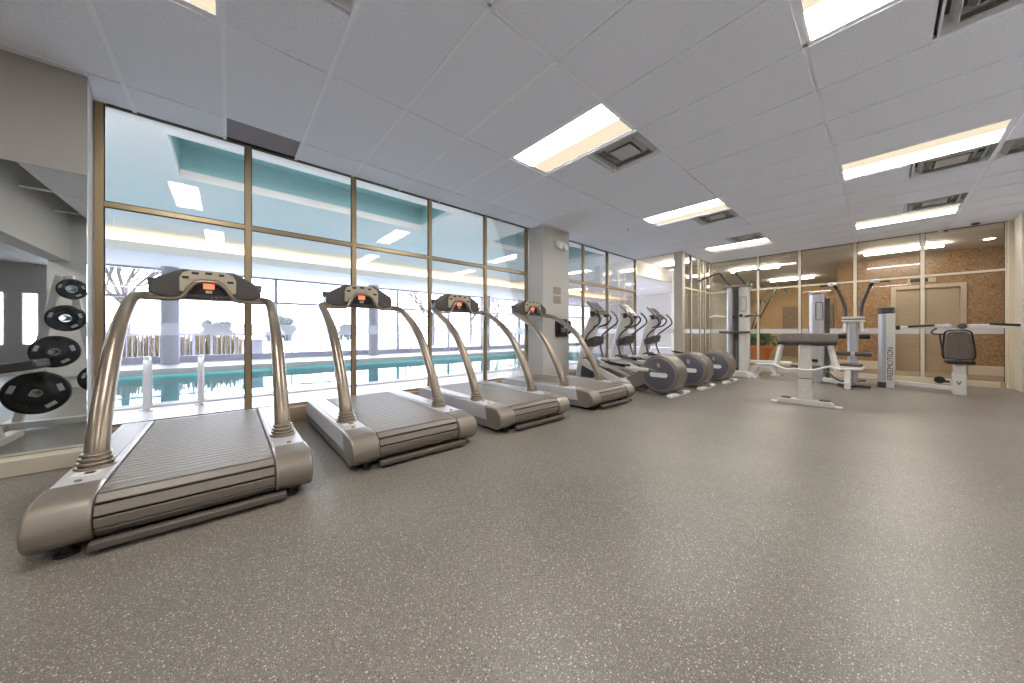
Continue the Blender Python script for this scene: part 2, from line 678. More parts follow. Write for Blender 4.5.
wy = [-.835, .165, 1.215, 2.28, 3.31, 4.29]
nm5 = ['first', 'second', 'third', 'fourth', 'fifth']
for i in range(5):
    bay((XW, wy[i]), (XW, wy[i + 1]), '%s tall bronze framed window bay from the mirror, facing the pool' % nm5[i], left=(i == 0), mw=.05)
for i, (a, b) in enumerate(((5.12, 6.07), (6.07, 7.05), (7.05, 8.42))):
    bay((XW, a), (XW, b), ['pool window bay just past the pillar', 'middle pool window bay behind the elliptical consoles', 'last pool window bay before the glass corner'][i], left=(i == 0))
bay((XW, YC), (-3.40, YC), 'wide undivided glass bay behind the elliptical trainers', tr=None)
sx = [YC + .06, 9.0, 9.62, 10.0, YB]
for i in range(4):
    bay((XC, sx[i]), (XC, sx[i + 1]), ['side glass bay next to the corner post', 'second narrow side glass bay past the corner post', 'third narrow side glass bay past the corner post', 'side glass bay meeting the back glass wall'][i], frame='cream', mw=.07, z0=.05)
bx_ = [XC, -2.15, -1.33, -.40, .53, 1.475]
for i in range(5):
    bay((bx_[i], YB), (bx_[i + 1], YB), ['back glass bay behind the cable machine and planter', 'back glass bay behind the preacher bench', 'back glass bay behind the curved arm press machine', 'back glass bay behind the lettered weight tower', 'back glass bay at the right end, before the burl wall'][i], frame='cream', mw=.055, z0=.10, tr=2.13)
struct('trim_2', MB().bx(1.475, XR, YB - .07, YB + .05, 0, H), 'cream', 'champagne end frame of the back glass wall', 'trim', bevel=.004)
struct('trim_3', MB().bx(-3.42, -3.22, YC - .06, YC + .10, 0, H), 'postp', 'pale corner post between the two glass walls', 'post', bevel=.004)
struct('baseboard_window', MB().bx(XW - .12, XW + .16, -.85, 4.36, 0, .165), 'curb', 'low brown curb under the pool windows', 'baseboard', bevel=.005)
struct('baseboard_corner', MB().bx(XW - .12, XW + .10, 5.12, YC - .05, 0, .165).bx(XW, -3.42, YC - .06, YC + .08, 0, .165), 'curb', 'low curb under the windows behind the elliptical trainers', 'baseboard', bevel=.005)
struct('baseboard_back', MB().bx(XC, 1.40, YB - .05, YB + .05, 0, .10), 'cream', 'low metal base of the back glass wall', 'baseboard', bevel=.003)
struct('baseboard_side', MB().bx(XC - .04, XC + .04, YC + .1, YB - .05, 0, .05), 'cream', 'low metal base of the side glass wall', 'baseboard')
struct('column_gym', MB().bx(XW - .1, -4.12, 4.365, 5.12, 0, H + .3), 'pillar', 'square painted pillar between the window groups', 'column', bevel=.004)
# perimeter angle of the tiled ceiling
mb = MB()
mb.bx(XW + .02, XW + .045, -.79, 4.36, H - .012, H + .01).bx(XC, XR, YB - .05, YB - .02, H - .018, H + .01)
struct('trim_4', mb, 'gasket', 'thin dark trim line where the tiled ceiling meets the glass', 'trim', smooth=False)

# ------------------------------------------------------------------ ceiling fixtures
lname = {(1, -4): 'fluorescent ceiling light above the first treadmill, partly cut off by the frame',
         (1, 1): 'large fluorescent ceiling light over the treadmills, beside the nearer square diffuser',
         (1, 6): 'mid sized fluorescent ceiling light hanging level just before the pillar, window side',
         (1, 11): 'small looking fluorescent ceiling light in front of the side glass, farthest on the window side',
         (3, -4): 'fluorescent ceiling light beyond the top right edge of the photo', (3, -9): 'fluorescent fill light added behind the bulkhead, room side',
         (1, -9): 'fluorescent fill light added behind the bulkhead, mirror side',
         (3, 1): 'brightest ceiling light at the top edge of the photo, right half',
         (3, 6): 'long fluorescent ceiling light in the middle of the right half of the ceiling',
         (3, 11): 'fluorescent ceiling light nearest the back glass wall, above the curved arm press'}


def troffer(c, k, flip):
    x0, x1 = LX[c] + .014, LX[c + 1] - .014
    y0, y1 = yk(k) + .013, yk(k + 1) - .013
    zc = H if k > -7 else 2.742
    t = thing('ceiling_light', lname[(c, k)], 'ceiling light', ((x0 + x1) / 2, (y0 + y1) / 2, zc), 0, 'ceiling troffers')
    hx, hy = (x1 - x0) / 2, (y1 - y0) / 2
    m = MB()
    f = .022
    m.bx(-hx, hx, -hy, -hy + f, -.006, .05).bx(-hx, hx, hy - f, hy, -.006, .05)
    m.bx(-hx, -hx + f, -hy + f, hy - f, -.006, .05).bx(hx - f, hx, -hy + f, hy - f, -.006, .05)
    if k > -7:
        m.bx(-hx, hx, -hy, hy, .05, .06)
    m.build('frame', 'tee', t, smooth=False)
    s = -1 if flip else 1
    ya, yb = -hy + f, hy - f
    mid = .02 * s
    lo, hi = (ya, mid), (mid, yb)
    br, dm = (lo, hi) if s > 0 else (hi, lo)
    MB().bx(-hx + f, hx - f, br[0], br[1], -.008, .012).build('lamp_lens', 'lamp', t, smooth=False)
    MB().bx(-hx + f, hx - f, dm[0], dm[1], .004, .016).build('reflector', 'lampdim', t, smooth=False)


for c, k in LIGHTS:
    troffer(c, k, c == 3)

vname = {(1, -3): 'square ceiling diffuser at the top edge of the photo, above the second treadmill',
         (1, 2): 'square stepped ceiling diffuser beside the large light over the treadmills',
         (1, 7): 'ceiling diffuser beyond the light in front of the pillar',
         (1, 10): 'ceiling diffuser just before the farthest window side light',
         (3, -3): 'ceiling diffuser beyond the top right edge of the photo', (3, 2): 'ceiling diffuser cut off by the top right corner of the photo',
         (3, 7): 'ceiling diffuser beyond the long light on the right half',
         (3, 10): 'ceiling diffuser just before the light nearest the back glass',
         (4, 7): 'brown ceiling diffuser at the right edge of the photo'}


def diffuser(x0, x1, y0, y1, label):
    cx, cy = (x0 + x1) / 2, (y0 + y1) / 2
    t = thing('ceiling_diffuser', label, 'air vent', (cx, cy, H), 0, 'square ceiling diffusers')
    hx, hy = (x1 - x0) / 2 - .012, (y1 - y0) / 2 - .012
    MB().bx(-hx, hx, -hy, hy, .13, .14).build('backing', 'ventd', t, smooth=False)
    m = MB()
    for s in (1, -1):
        m.bx(-hx, hx, s * hy - .006, s * hy + .006, -.004, .13)
        m.bx(s * hx - .006, s * hx + .006, -hy, hy, -.004, .13)
    m.build('frame', 'tee', t, smooth=False)
    for j, (q, z) in enumerate(((.86, .0), (.62, .012))):
        m = MB()
        qa, qb = q, q - .13
        A = [(sx_ * hx * qa, sy_ * hy * qa, z + .06) for sx_, sy_ in ((-1, -1), (1, -1), (1, 1), (-1, 1))]
        B = [(sx_ * hx * qb, sy_ * hy * qb, z + .002) for sx_, sy_ in ((-1, -1), (1, -1), (1, 1), (-1, 1))]
        for i in range(4):
            p = [A[i], A[(i + 1) % 4], B[(i + 1) % 4], B[i]]
            m.face(p)
        o = m.build('vane', 'ventm', t, smooth=False)
        so = o.modifiers.new('thick', 'SOLIDIFY')
        so.thickness = .006
    MB().bx(-hx * .42, hx * .42, -hy * .42, hy * .42, .004, .012).build('centre_plate', 'ventm', t, smooth=False)


for c, k, side in VENTS:
    x0, x1 = LX[c], LX[c + 1]
    xm = (x0 + x1) / 2
    if c == 4:
        diffuser(x0, x0 + .61, yk(k), yk(k + 1), vname[(c, k)])
    elif side:
        diffuser(xm, x1, yk(k), yk(k + 1), vname[(c, k)])
t = thing('slot_diffuser', 'long dark slot diffuser in the ceiling above the first window mullion', 'air vent', ((XW + LX[0]) / 2 + .02, (yk(-3) + yk(-2)) / 2, H))
hx, hy = (LX[0] - XW) / 2 - .02, .30
MB().bx(-hx, hx, -hy, hy, .04, .05).build('backing', 'slot', t, smooth=False)
m = MB()
m.bx(-hx, hx, -hy - .003, -hy + .006, -.002, .04).bx(-hx, hx, hy - .006, hy + .003, -.002, .04)
for i in range(9):
    x = -hx + .02 + i * (2 * hx - .04) / 8
    m.box((x, 0, .02), (.004, hy * 2, .03), rotm(ry=.5))
m.build('louvre', 'slot', t, smooth=False)
t = thing('linear_vent', 'thin dark linear vent in the ceiling along the back glass wall', 'air vent', (-.9, YB - .33, H))
MB().bx(-.42, .42, -.09, .09, -.006, .0).build('frame', 'ventm', t, smooth=False)
m = MB()
for i in range(4):
    m.bx(-.40, .40, -.07 + i * .04, -.05 + i * .04, -.009, -.006)
m.build('slot', 'ventd', t, smooth=False)

t = thing('sprinkler_head', 'small brass sprinkler head hanging from the ceiling near the pillar', 'sprinkler', (-3.2, 5.75, H))
MB().lathe([(.03, 0), (.035, -.006), (.012, -.012), (.01, -.04), (.02, -.045), (.02, -.05)], seg=16).build('body', 'ventm', t)
t = thing('security_camera', 'white dome security camera on the ceiling by the back glass', 'camera', (.77, 10.3, H))
MB().lathe([(.08, 0), (.085, -.03), (.06, -.055)], seg=24).build('housing', 'wshade', t)
MB().ball((.025, -.02, -.055), .032, (1, 1, .8)).build('lens_dome', 'dark', t)
t = thing('smoke_detector', 'small dark smoke detector on the ceiling at the far right end', 'detector', (1.12, 10.25, H))
MB().lathe([(.05, 0), (.05, -.025), (.03, -.04)], seg=20).build('body', 'charcoal', t)

# ------------------------------------------------------------------ pillar fittings
t = thing('emergency_light', 'white emergency light with round lamp high on the pillar', 'emergency light', (-4.12, 4.83, 2.68))
MB().bx(0, .05, -.12, .12, -.05, .07).build('housing', 'wshade', t, bevel=.008)
for s in (-1, 1):
    o = MB().lathe([(.02, .03), (.055, .06), (.06, .11), (.05, .115)], (0, s * .075, -.04), 'x', 20).build('lamp_head', 'wshade', t)
tag(MB().bx(-4.12, -4.108, 4.66, 4.86, 1.74, 1.87).build('sign_plate', 'plate', bevel=.002), 'upper small taupe square plate on the pillar', 'sign', 'plates on the pillar')
tag(MB().bx(-4.12, -4.108, 4.66, 4.86, 1.56, 1.70).build('sign_plate', 'plate', bevel=.002), 'lower small taupe square plate on the pillar', 'sign', 'plates on the pillar')
t = thing('wall_phone', 'black wall telephone on the pillar behind the last treadmill', 'telephone', (-4.12, 4.86, .92))
MB().bx(0, .05, -.16, .16, 0, .34).build('backplate', 'dark', t, bevel=.006)
MB().bx(.05, .11, -.13, .05, .05, .30).build('phone_body', 'black', t, bevel=.01)
MB().tube([(.13, .10, .06), (.155, .10, .12), (.155, .10, .24), (.13, .10, .30)], .024, 10, 4).build('handset', 'black', t)
MB().bx(.11, .116, -.10, .02, .09, .17).build('keypad', 'grey', t)
MB().bx(.11, .116, -.02, .06, .16, .22).build('card', 'wshade', t)

# ------------------------------------------------------------------ pool room
PX0, PX1 = -15.5, XW
PY0, PY1 = -12.0, 22.0
wx0, wx1, wy0, wy1 = -12.9, -6.72, -7.5, 13.0     # pool basin
ZP = 3.6
mb = MB()
mb.bx(wx1, XW - .02, PY0, PY1, -.15, -.005)
mb.bx(PX0, wx0, PY0, PY1, -.15, -.005).bx(wx0, wx1, PY0, wy0, -.15, -.005).bx(wx0, wx1, wy1, PY1, -.15, -.005)
struct('pool_deck', mb, 'pooldeck', 'pale tiled deck around the swimming pool', 'floor', smooth=False)
mb = MB()
mb.bx(wx0, wx1, wy0, wy1, -1.5, -1.35)
mb.bx(wx0 - .1, wx0, wy0, wy1, -1.4, -.15).bx(wx1, wx1 + .1, wy0, wy1, -1.4, -.15)
mb.bx(wx0, wx1, wy0 - .1, wy0, -1.4, -.15).bx(wx0, wx1, wy1, wy1 + .1, -1.4, -.15)
struct('pool_basin', mb, 'poolt', 'turquoise tiled basin of the indoor pool', 'pool', smooth=False)
mb = MB()
e = .25
mb.bx(wx0 - e, wx0 + .03, wy0 - e, wy1 + e, -.14, .012).bx(wx1 - .03, wx1 + e, wy0 - e, wy1 + e, -.14, .012)
mb.bx(wx0, wx1, wy0 - e, wy0 + .03, -.14, .012).bx(wx0, wx1, wy1 - .03, wy1 + e, -.14, .012)
struct('pool_coping', mb, 'copingm', 'grey stone coping round the pool edge', 'coping', smooth=False)
struct('pool_water', MB().face([(wx0, wy0, -.20), (wx1, wy0, -.20), (wx1, wy1, -.20), (wx0, wy1, -.20)]), 'water', 'still turquoise pool water mirroring the bright windows', 'water', smooth=False)

for i in range(5):  # unseen lamps added to brighten the pool water
    t = thing('fill_lamp', 'unseen round fill lamp added under water in the near pool wall', 'fill light', (wx1, -5.5 + i * 4, -.75), 0, 'added underwater fill lamps')
    MB().lathe([(.15, -.012), (.17, -.03), (.15, -.04)], (0, 0, 0), 'x', 24).build('rim', 'chrome', t)
    MB().lathe([(.02, -.045), (.14, -.045), (.14, -.04)], (0, 0, 0), 'x', 24).build('lamp_lens', 'poolfill', t)

# ceiling with two painted coffers
cof = [(-7.75, -6.18, -.60, 3.72), (-7.75, -6.18, 5.70, 9.60)]
mb = MB()
xs = [PX0, -7.75, -6.18, PX1]
ys = [PY0, -.60, 3.72, 5.70, 9.60, PY1]
for i in range(3):
    for j in range(5):
        if i == 1 and j in (1, 3):
            continue
        mb.bx(xs[i], xs[i + 1], ys[j], ys[j + 1], ZP, ZP + .14)
struct('ceiling_pool', mb, 'poolceil', 'smooth pale ceiling above the pool', 'ceiling', smooth=False)
for i, (a, b, c, d) in enumerate(cof):
    mb = MB()
    zt = ZP + .55
    mb.bx(a - .05, b + .05, c - .05, d + .05, zt, zt + .05)
    mb.bx(a - .05, a, c, d, ZP + .14, zt).bx(b, b + .05, c, d, ZP + .14, zt)
    mb.bx(a - .05, b + .05, c - .05, c, ZP + .14, zt).bx(a - .05, b + .05, d, d + .05, ZP + .14, zt)
    struct('ceiling_coffer', mb, 'teal', ['teal painted ceiling recess over the pool, above the first window bays', 'farther teal painted ceiling recess over the pool, beyond the pillar'][i], 'ceiling', smooth=False)
mb = MB()
mb.bx(PX0, -12.5, PY0, PY1, 3.08, 3.13).bx(-12.55, -12.5, PY0, PY1, 3.13, 3.30)
struct('trim_5', mb, 'poolceil', 'dropped soffit with light cove along the outer pool windows', 'soffit', smooth=False)
tag(MB().bx(-14.2, -13.3, PY0 + .3, PY1 - .3, 3.13, 3.17).build('pool_hall_strip', 'cove', smooth=False), 'warm light strip hidden in the cove above the outer pool windows', 'cove light')
tag(MB().bx(XW - .42, XW - .14, PY0 + .3, PY1 - .3, 3.40, 3.44).build('pool_hall_strip', M['stripfill'], smooth=False), 'unseen fill strip added under the pool ceiling along the gym side, above the glass', 'cove light')  # unseen strip, added as fill for the pool hall
mb = MB()
mb.bx(PX0, XW, PY0 - .2, PY0, 0, ZP).bx(PX0, XW, PY1, PY1 + .2, 0, ZP)
struct('wall_pool_ends', mb, 'wall', 'end walls of the pool hall', 'wall')
struct('roof_pool', MB().bx(PX0 - .5, XW, PY0 - .2, PY1 + .2, ZP + .7, ZP + .8), 'wall', 'roof above the pool hall', 'roof')
struct('wall_pool_header', MB().bx(XW - .12, XW + .0, PY0, PY1, H + .005, ZP).bx(XW - .1, XW, PY0, -.82, 0, H), 'poolceil', 'wall header between pool hall and gym', 'wall', smooth=False)
struct('wall_pool_side', MB().bx(XW - .1, XW, YC + .1, PY1, 2.6, H + .01), 'poolceil', 'header over the passage at the pool corner', 'wall', smooth=False)

# outer pool glazing: bays between posts
ey = [-12, -9.0, -6.2, -3.6, -1.38, 1.41, 4.9, 6.2, 9.0, 11.2, 14.2, 17.4, 22]
for i in range(len(ey) - 1):
    wn[0] += 1
    m = MB()
    a, b = ey[i], ey[i + 1]
    m.bx(PX0 - .06, PX0 + .06, b - .05, b + .05, .0, 3.08)
    m.bx(PX0 - .06, PX0 + .06, a + .05, b - .05, .0, .22).bx(PX0 - .05, PX0 + .05, a + .05, b - .05, 2.10, 2.19).bx(PX0 - .06, PX0 + .06, a + .05, b - .05, 3.02, 3.08)
    o = struct('window_%d' % wn[0], m, 'extframe', 'outer pool window bay number %d along the snowy terrace' % (i + 1), 'window', smooth=False)
    o['group'] = 'outer pool window bays'
    o['label'] = 'grey framed outer pool window bay facing the snowy terrace'
    MB().bx(PX0 - .004, PX0 + .004, a + .05, b - .05, .22, 2.10).build('lower_pane', 'glass', o, smooth=False)
    MB().bx(PX0 - .004, PX0 + .004, a + .05, b - .05, 2.19, 3.02).build('upper_pane', 'glass', o, smooth=False)
for i, (y, l) in enumerate(((-7.7, 'round grey column by the outer pool windows, hidden past the mirror wall'), (-1.38, 'round grey column seen through the first window bay'), (4.9, 'round grey column seen through the third window bay'), (11.2, 'round grey column seen through the last window bays'))):
    struct('column_%d' % (i + 1), MB().lathe([(.21, -.005), (.21, 3.08)], (-15.0, y, 0), seg=28), 'column', l, 'column')


def grab_rail(y, label):
    t = thing('pool_grab_rail', label, 'handrail', (wx1 + .3, y, 0), 0, 'pool grab rails')
    MB().tube([(.26, 0, .012), (.26, 0, .45), (.24, 0, .60), (.16, 0, .66), (.08, 0, .64), (.04, 0, .52), (.02, 0, .3), (.0, 0, .012)], .030, 12, 6).build('tube', 'tower', t)
    MB().lathe([(.06, .010), (.055, .03), (.03, .035)], (.26, 0, 0), seg=16).build('base_flange', 'chrome', t)


grab_rail(-.78, 'chrome pool grab rail seen beside the first treadmill post')
grab_rail(-.28, 'chrome pool grab rail seen in the middle of the first window bay')

# ------------------------------------------------------------------ outside
struct('ground', MB().bx(-140, PX0 - .06, -120, 140, -.3, -.1), 'snow', 'snow covered terrace and ground outside', 'ground', smooth=False)
m = MB()
for i in range(41):
    y = -100 + i * 6
    m.ball((-62 + random.uniform(-4, 4), y, -1), 5, (1.6, 1.6, .5 + random.uniform(-.04, .05)), sub=3)
tag(m.build('snow_bank', 'snow'), 'long low snow bank in the far distance', 'snow', kind='stuff')
m = MB()
for i in range(2600):
    y = random.uniform(-16, .5)
    x = random.uniform(-19.6, -18.6)
    h = random.uniform(.5, 1.02)
    m.tube([(x, y, -.1), (x + random.uniform(-.1, .1), y + random.uniform(-.12, .12), h)], .018, 4)
tag(m.build('dry_reeds', 'reeds', smooth=False), 'dry beige reeds behind the terrace railing', 'reeds', kind='stuff')
for a, b, l in ((-14, -.6, 'grey metal terrace railing seen through the first window bay'), (-.5, 7.5, 'grey metal terrace railing seen behind the second treadmill'), (7.6, 20, 'grey metal terrace railing beyond the far columns')):
    t = thing('terrace_railing', l, 'railing', (-17.2, (a + b) / 2, -.1), 0, 'terrace railings')
    L = (b - a) / 2
    MB().bx(-.03, .03, -L, L, .98, 1.03).build('top_rail', 'rail', t)
    MB().bx(-.02, .02, -L, L, .10, .14).build('bottom_rail', 'rail', t)
    m = MB()
    n = int(2 * L / .13)
    for i in range(n):
        y = -L + .06 + i * .13
        m.bx(-.009, .009, y - .009, y + .009, .14, .98)
    m.build('baluster_infill', 'rail', t, smooth=False)
    for i in range(int(2 * L / 2.6) + 1):
        y = -L + .03 + i * 2.6
        MB().bx(-.03, .03, y - .03, y + .03, 0, .98).build('post', 'rail', t)


def branch(m, p, d, L, r, depth):
    q = p + d * L
    mid = p + d * L * .5 + Vector((random.uniform(-1, 1), random.uniform(-1, 1), 0)) * L * .06
    m.tube([p, mid, q], [r, r * .8, r * .62], 6)
    if depth == 0:
        return
    for i in range(3 if depth > 1 else 4):
        nd_ = (d + Vector((random.uniform(-.8, .8), random.uniform(-.8, .8), random.uniform(-.15, .55)))).normalized()
        branch(m, p + d * L * random.uniform(.45, 1), nd_, L * random.uniform(.6, .8), r * .55, depth - 1)


def bare_tree(x, y, h, label, seed):
    random.seed(seed)
    t = thing('bare_tree', label, 'tree', (x, y, -.1), 0, 'bare winter trees')
    MB().tube([(0, 0, 0), (.05, .03, h * .2), (0, 0, h * .4)], [.16, .13, .11], 8).build('trunk', 'bark', t)
    m = MB()
    for i in range(5):
        d = Vector((random.uniform(-.7, .7), random.uniform(-.7, .7), random.uniform(.5, 1))).normalized()
        branch(m, Vector((0, 0, h * random.uniform(.25, .4))), d, h * .28, .08, 4)
    m.build('branches', 'bark', t)


bare_tree(-22, -3.4, 7, 'bare winter tree seen left of the round column, first window bay', 3)
bare_tree(-24, 12.5, 7, 'bare winter tree seen through the fourth window bay', 5)
bare_tree(-26, 17.5, 8, 'bare winter tree seen beside the pillar', 8)
bare_tree(-30, 24, 8, 'bare winter tree seen through the windows behind the elliptical trainers', 11)
random.seed(21)
for i, (y, s) in enumerate(((-.6, .8), (3.4, 1.0), (8.5, .7))):
    m = MB()
    for j in range(22):
        m.ball((-50 + random.uniform(-.8, .8) * s, y * 1.5 + random.uniform(-1.3, 1.3) * s, .1 + random.uniform(0, 2.6) * s), .55 * s, sub=1)
    tag(m.build('evergreen_shrub', 'evergreen'), ['small dark distant shrub left of the first mullion', 'larger dark distant shrub beside the first mullion', 'smallest dark distant shrub right of the first treadmill'][i], 'shrub', 'distant shrubs')
t = thing('utility_box', 'pale grey utility box standing on the snowy terrace', 'box', (-16.3, .75, -.1))
MB().bx(-.25, .25, -.3, .3, 0, .78).build('body', 'column', t, bevel=.01)
MB().bx(-.28, .28, -.33, .33, .78, .83).build('lid', 'extframe', t, bevel=.008)

# ------------------------------------------------------------------ corridor behind the glass
YH = 13.3
struct('floor_hall', MB().bx(-4.4, 3.2, YB + .05, 24, -.12, -.004).bx(XW, XC, YC + .1, YB + .05, -.12, -.004), 'hallf', 'beige carpet of the corridor behind the glass', 'floor', smooth=False)
struct('ceiling_hall', MB().bx(-4.38, 3.2, YB + .05, 24, H, H + .1).bx(XW, XC - .02, YC + .1, YB + .05, H, H + .1), 'wall', 'white ceiling of the corridor behind the glass', 'ceiling', smooth=False)
DX0, DX1, DZ = .24, 1.24, 2.12
mb = MB()
mb.bx(-.86, DX0, YH, YH + .15, 0, H).bx(DX1, 3.2, YH, YH + .15, 0, H).bx(DX0, DX1, YH, YH + .15, DZ, H).bx(-.86, -.71, YH + .15, 24, 0, H)
struct('wall_back', mb, 'burl', 'burl wood panelled corridor wall behind the glass', 'wall', smooth=False)
struct('baseboard_hall', MB().bx(-.88, DX0 - .1, YH - .03, YH, 0, .22).bx(DX1 + .1, 3.2, YH - .03, YH, 0, .22), 'base', 'cream baseboard of the burl wall', 'baseboard', smooth=False)
t = tag(MB().bx(DX0 - .09, DX0, YH - .03, YH + .15, 0, DZ + .09).bx(DX1, DX1 + .09, YH - .03, YH + .15, 0, DZ + .09).bx(DX0, DX1, YH - .03, YH + .15, DZ, DZ + .09).build('door_1', 'doorframe', bevel=.004), 'wide metal elevator doorway in the burl wall', 'door', kind='structure')
for a, b in ((DX0, (DX0 + DX1) / 2), ((DX0 + DX1) / 2, DX1)):
    MB().bx(a, b, YH + .05, YH + .09, 0, DZ).build('door_leaf', 'steeld', t)
MB().bx((DX0 + DX1) / 2 - .004, (DX0 + DX1) / 2 + .004, YH + .045, YH + .051, 0, DZ).build('door_seam', 'grey', t)
t = thing('floor_indicator', 'dark floor indicator panel above the elevator doorway', 'indicator', (.66, YH, 2.33))
MB().bx(-.22, .22, -.03, 0, -.06, .06).build('housing', 'doorframe', t, bevel=.004)
MB().bx(-.19, .10, -.036, -.03, -.045, .045).build('display', 'ink', t)
struct('wall_hall_end', MB().bx(-4.45, -.86, 18.0, 18.2, 0, H), 'tan', 'tan wall at the far end of the corridor', 'wall', smooth=False)
struct('wall_hall_side', MB().bx(-4.5, -4.38, YB + .3, 18, 0, H), 'paleg', 'pale side wall behind the potted tree', 'wall', smooth=False)
struct('wall_hall_front', MB().bx(XR + .2, 3.2, YB, YB + .1, 0, H), 'tan', 'corridor wall behind the right gym wall', 'wall', smooth=False)
struct('wall_hall_right', MB().bx(3.2, 3.35, YB, 24, 0, H), 'tan', 'corridor wall out of view on the right', 'wall', smooth=False)
for i, (x, l) in enumerate(((-2.55, 'brown door at the corridor end, beside the pale wall'), (-1.55, 'brown door at the corridor end, behind the silver tower'))):
    o = tag(MB().bx(x - .28, x + .28, 17.94, 17.985, 0, 2.1).build('door_%d' % (i + 2), 'curb', bevel=.004), l, 'door', kind='structure')
    MB().tube([(x + .2, 17.93, 1.0), (x + .2, 17.88, 1.0), (x + .1, 17.88, 1.0)], .012, 8).build('door_handle', 'chrome', o)


def hall_light(x, y, L, label):
    t = thing('hall_light', label, 'ceiling light', (x, y, H), 0, 'corridor ceiling lights')
    MB().bx(-L / 2 + .04, L / 2 - .04, -.06, .06, -.035, 0).build('housing', 'tee', t)
    MB().bx(-L / 2, L / 2, -.065, .065, -.075, -.035).build('lamp_lens', 'halllamp', t, smooth=False)


hall_light(-2.6, 12.2, 1.2, 'corridor ceiling light behind the cable machine')
hall_light(.3, 12.0, 1.2, 'corridor ceiling light in front of the burl wall')
hall_light(-2.2, 15.5, 1.2, 'corridor ceiling light near the tan end wall')
hall_light(-3.85, 9.5, .8, 'short fill light added to the vestibule ceiling behind the side glass')  # lamp added to brighten the vestibule
t = thing('downlight', 'round recessed downlight above the burl wall at the right', 'downlight', (1.5, 12.2, H))
MB().lathe([(.11, 0), (.11, -.012), (.08, -.012), (.075, -.004)], seg=24).build('trim_ring', 'wshade', t)
MB().lathe([(.01, -.006), (.075, -.006)], seg=24).build('lamp_lens', 'halllamp', t)

# planter with foliage
t = thing('terracotta_planter', 'wide terracotta planter of low green leaves behind the back glass', 'planter', (-2.62, 12.6, 0))
MB().lathe([(.24, 0), (.40, .50), (.43, .52), (.43, .60), (.38, .60), (.36, .52)], seg=32).build('pot', 'terra', t)
MB().lathe([(.01, .53), (.365, .53)], seg=32).build('soil', 'soil', t)
random.seed(5)
m = MB()
for i in range(420):
    a, rr = random.uniform(0, 2 * PI), abs(random.gauss(0, .26))
    rr = min(rr, .55)
    c = Vector((rr * math.cos(a), rr * math.sin(a), .62 + random.uniform(0, .42) * (1.1 - rr)))
    q = rotm(random.uniform(-1, 1), random.uniform(-1, 1), random.uniform(0, 6))
    L, W = random.uniform(.07, .12), random.uniform(.03, .05)
    m.face([c + (q @ Vector(v)) for v in ((-L, 0, 0), (0, -W, .01), (L, 0, -.02), (0, W, .01))])
o = m.build('foliage', 'leaf', t, smooth=False)
t = thing('potted_tree', 'slender indoor tree with drooping fronds behind the back glass', 'plant', (-3.0, 13.2, 0))
MB().lathe([(.22, 0), (.30, .42), (.32, .42), (.32, .46), (.28, .46), (.27, .40)], seg=28).build('pot', 'terra', t)
m = MB()
heads = [(-.45, .1, 2.35), (.15, -.15, 2.65), (.85, -.25, 2.45), (.3, .3, 2.1)]
for hx_, hy_, hz in heads:
    m.tube([(0, 0, .40), (hx_ * .35, hy_ * .35, hz * .55), (hx_, hy_, hz)], [.03, .024, .015], 8, 5)
m.build('stem', 'bark', t)
m = MB()
for hx_, hy_, hz in heads:
    for i in range(16):
        a = random.uniform(0, 2 * PI)
        L = random.uniform(.3, .55)
        d = Vector((math.cos(a), math.sin(a), 0))
        s = Vector((-d.y, d.x, 0))
        up = random.uniform(.0, .25)
        prev = None
        for j in range(6):
            u = j / 5
            c = Vector((hx_, hy_, hz)) + d * L * u + Vector((0, 0, up * u - .42 * u * u))
            wd = .028 * (1 - u * .9)
            cur = (c - s * wd, c + s * wd)
            if prev:
                m.face([prev[0], prev[1], cur[1], cur[0]])
            prev = cur
m.build('fronds', 'leafd', t, smooth=False)


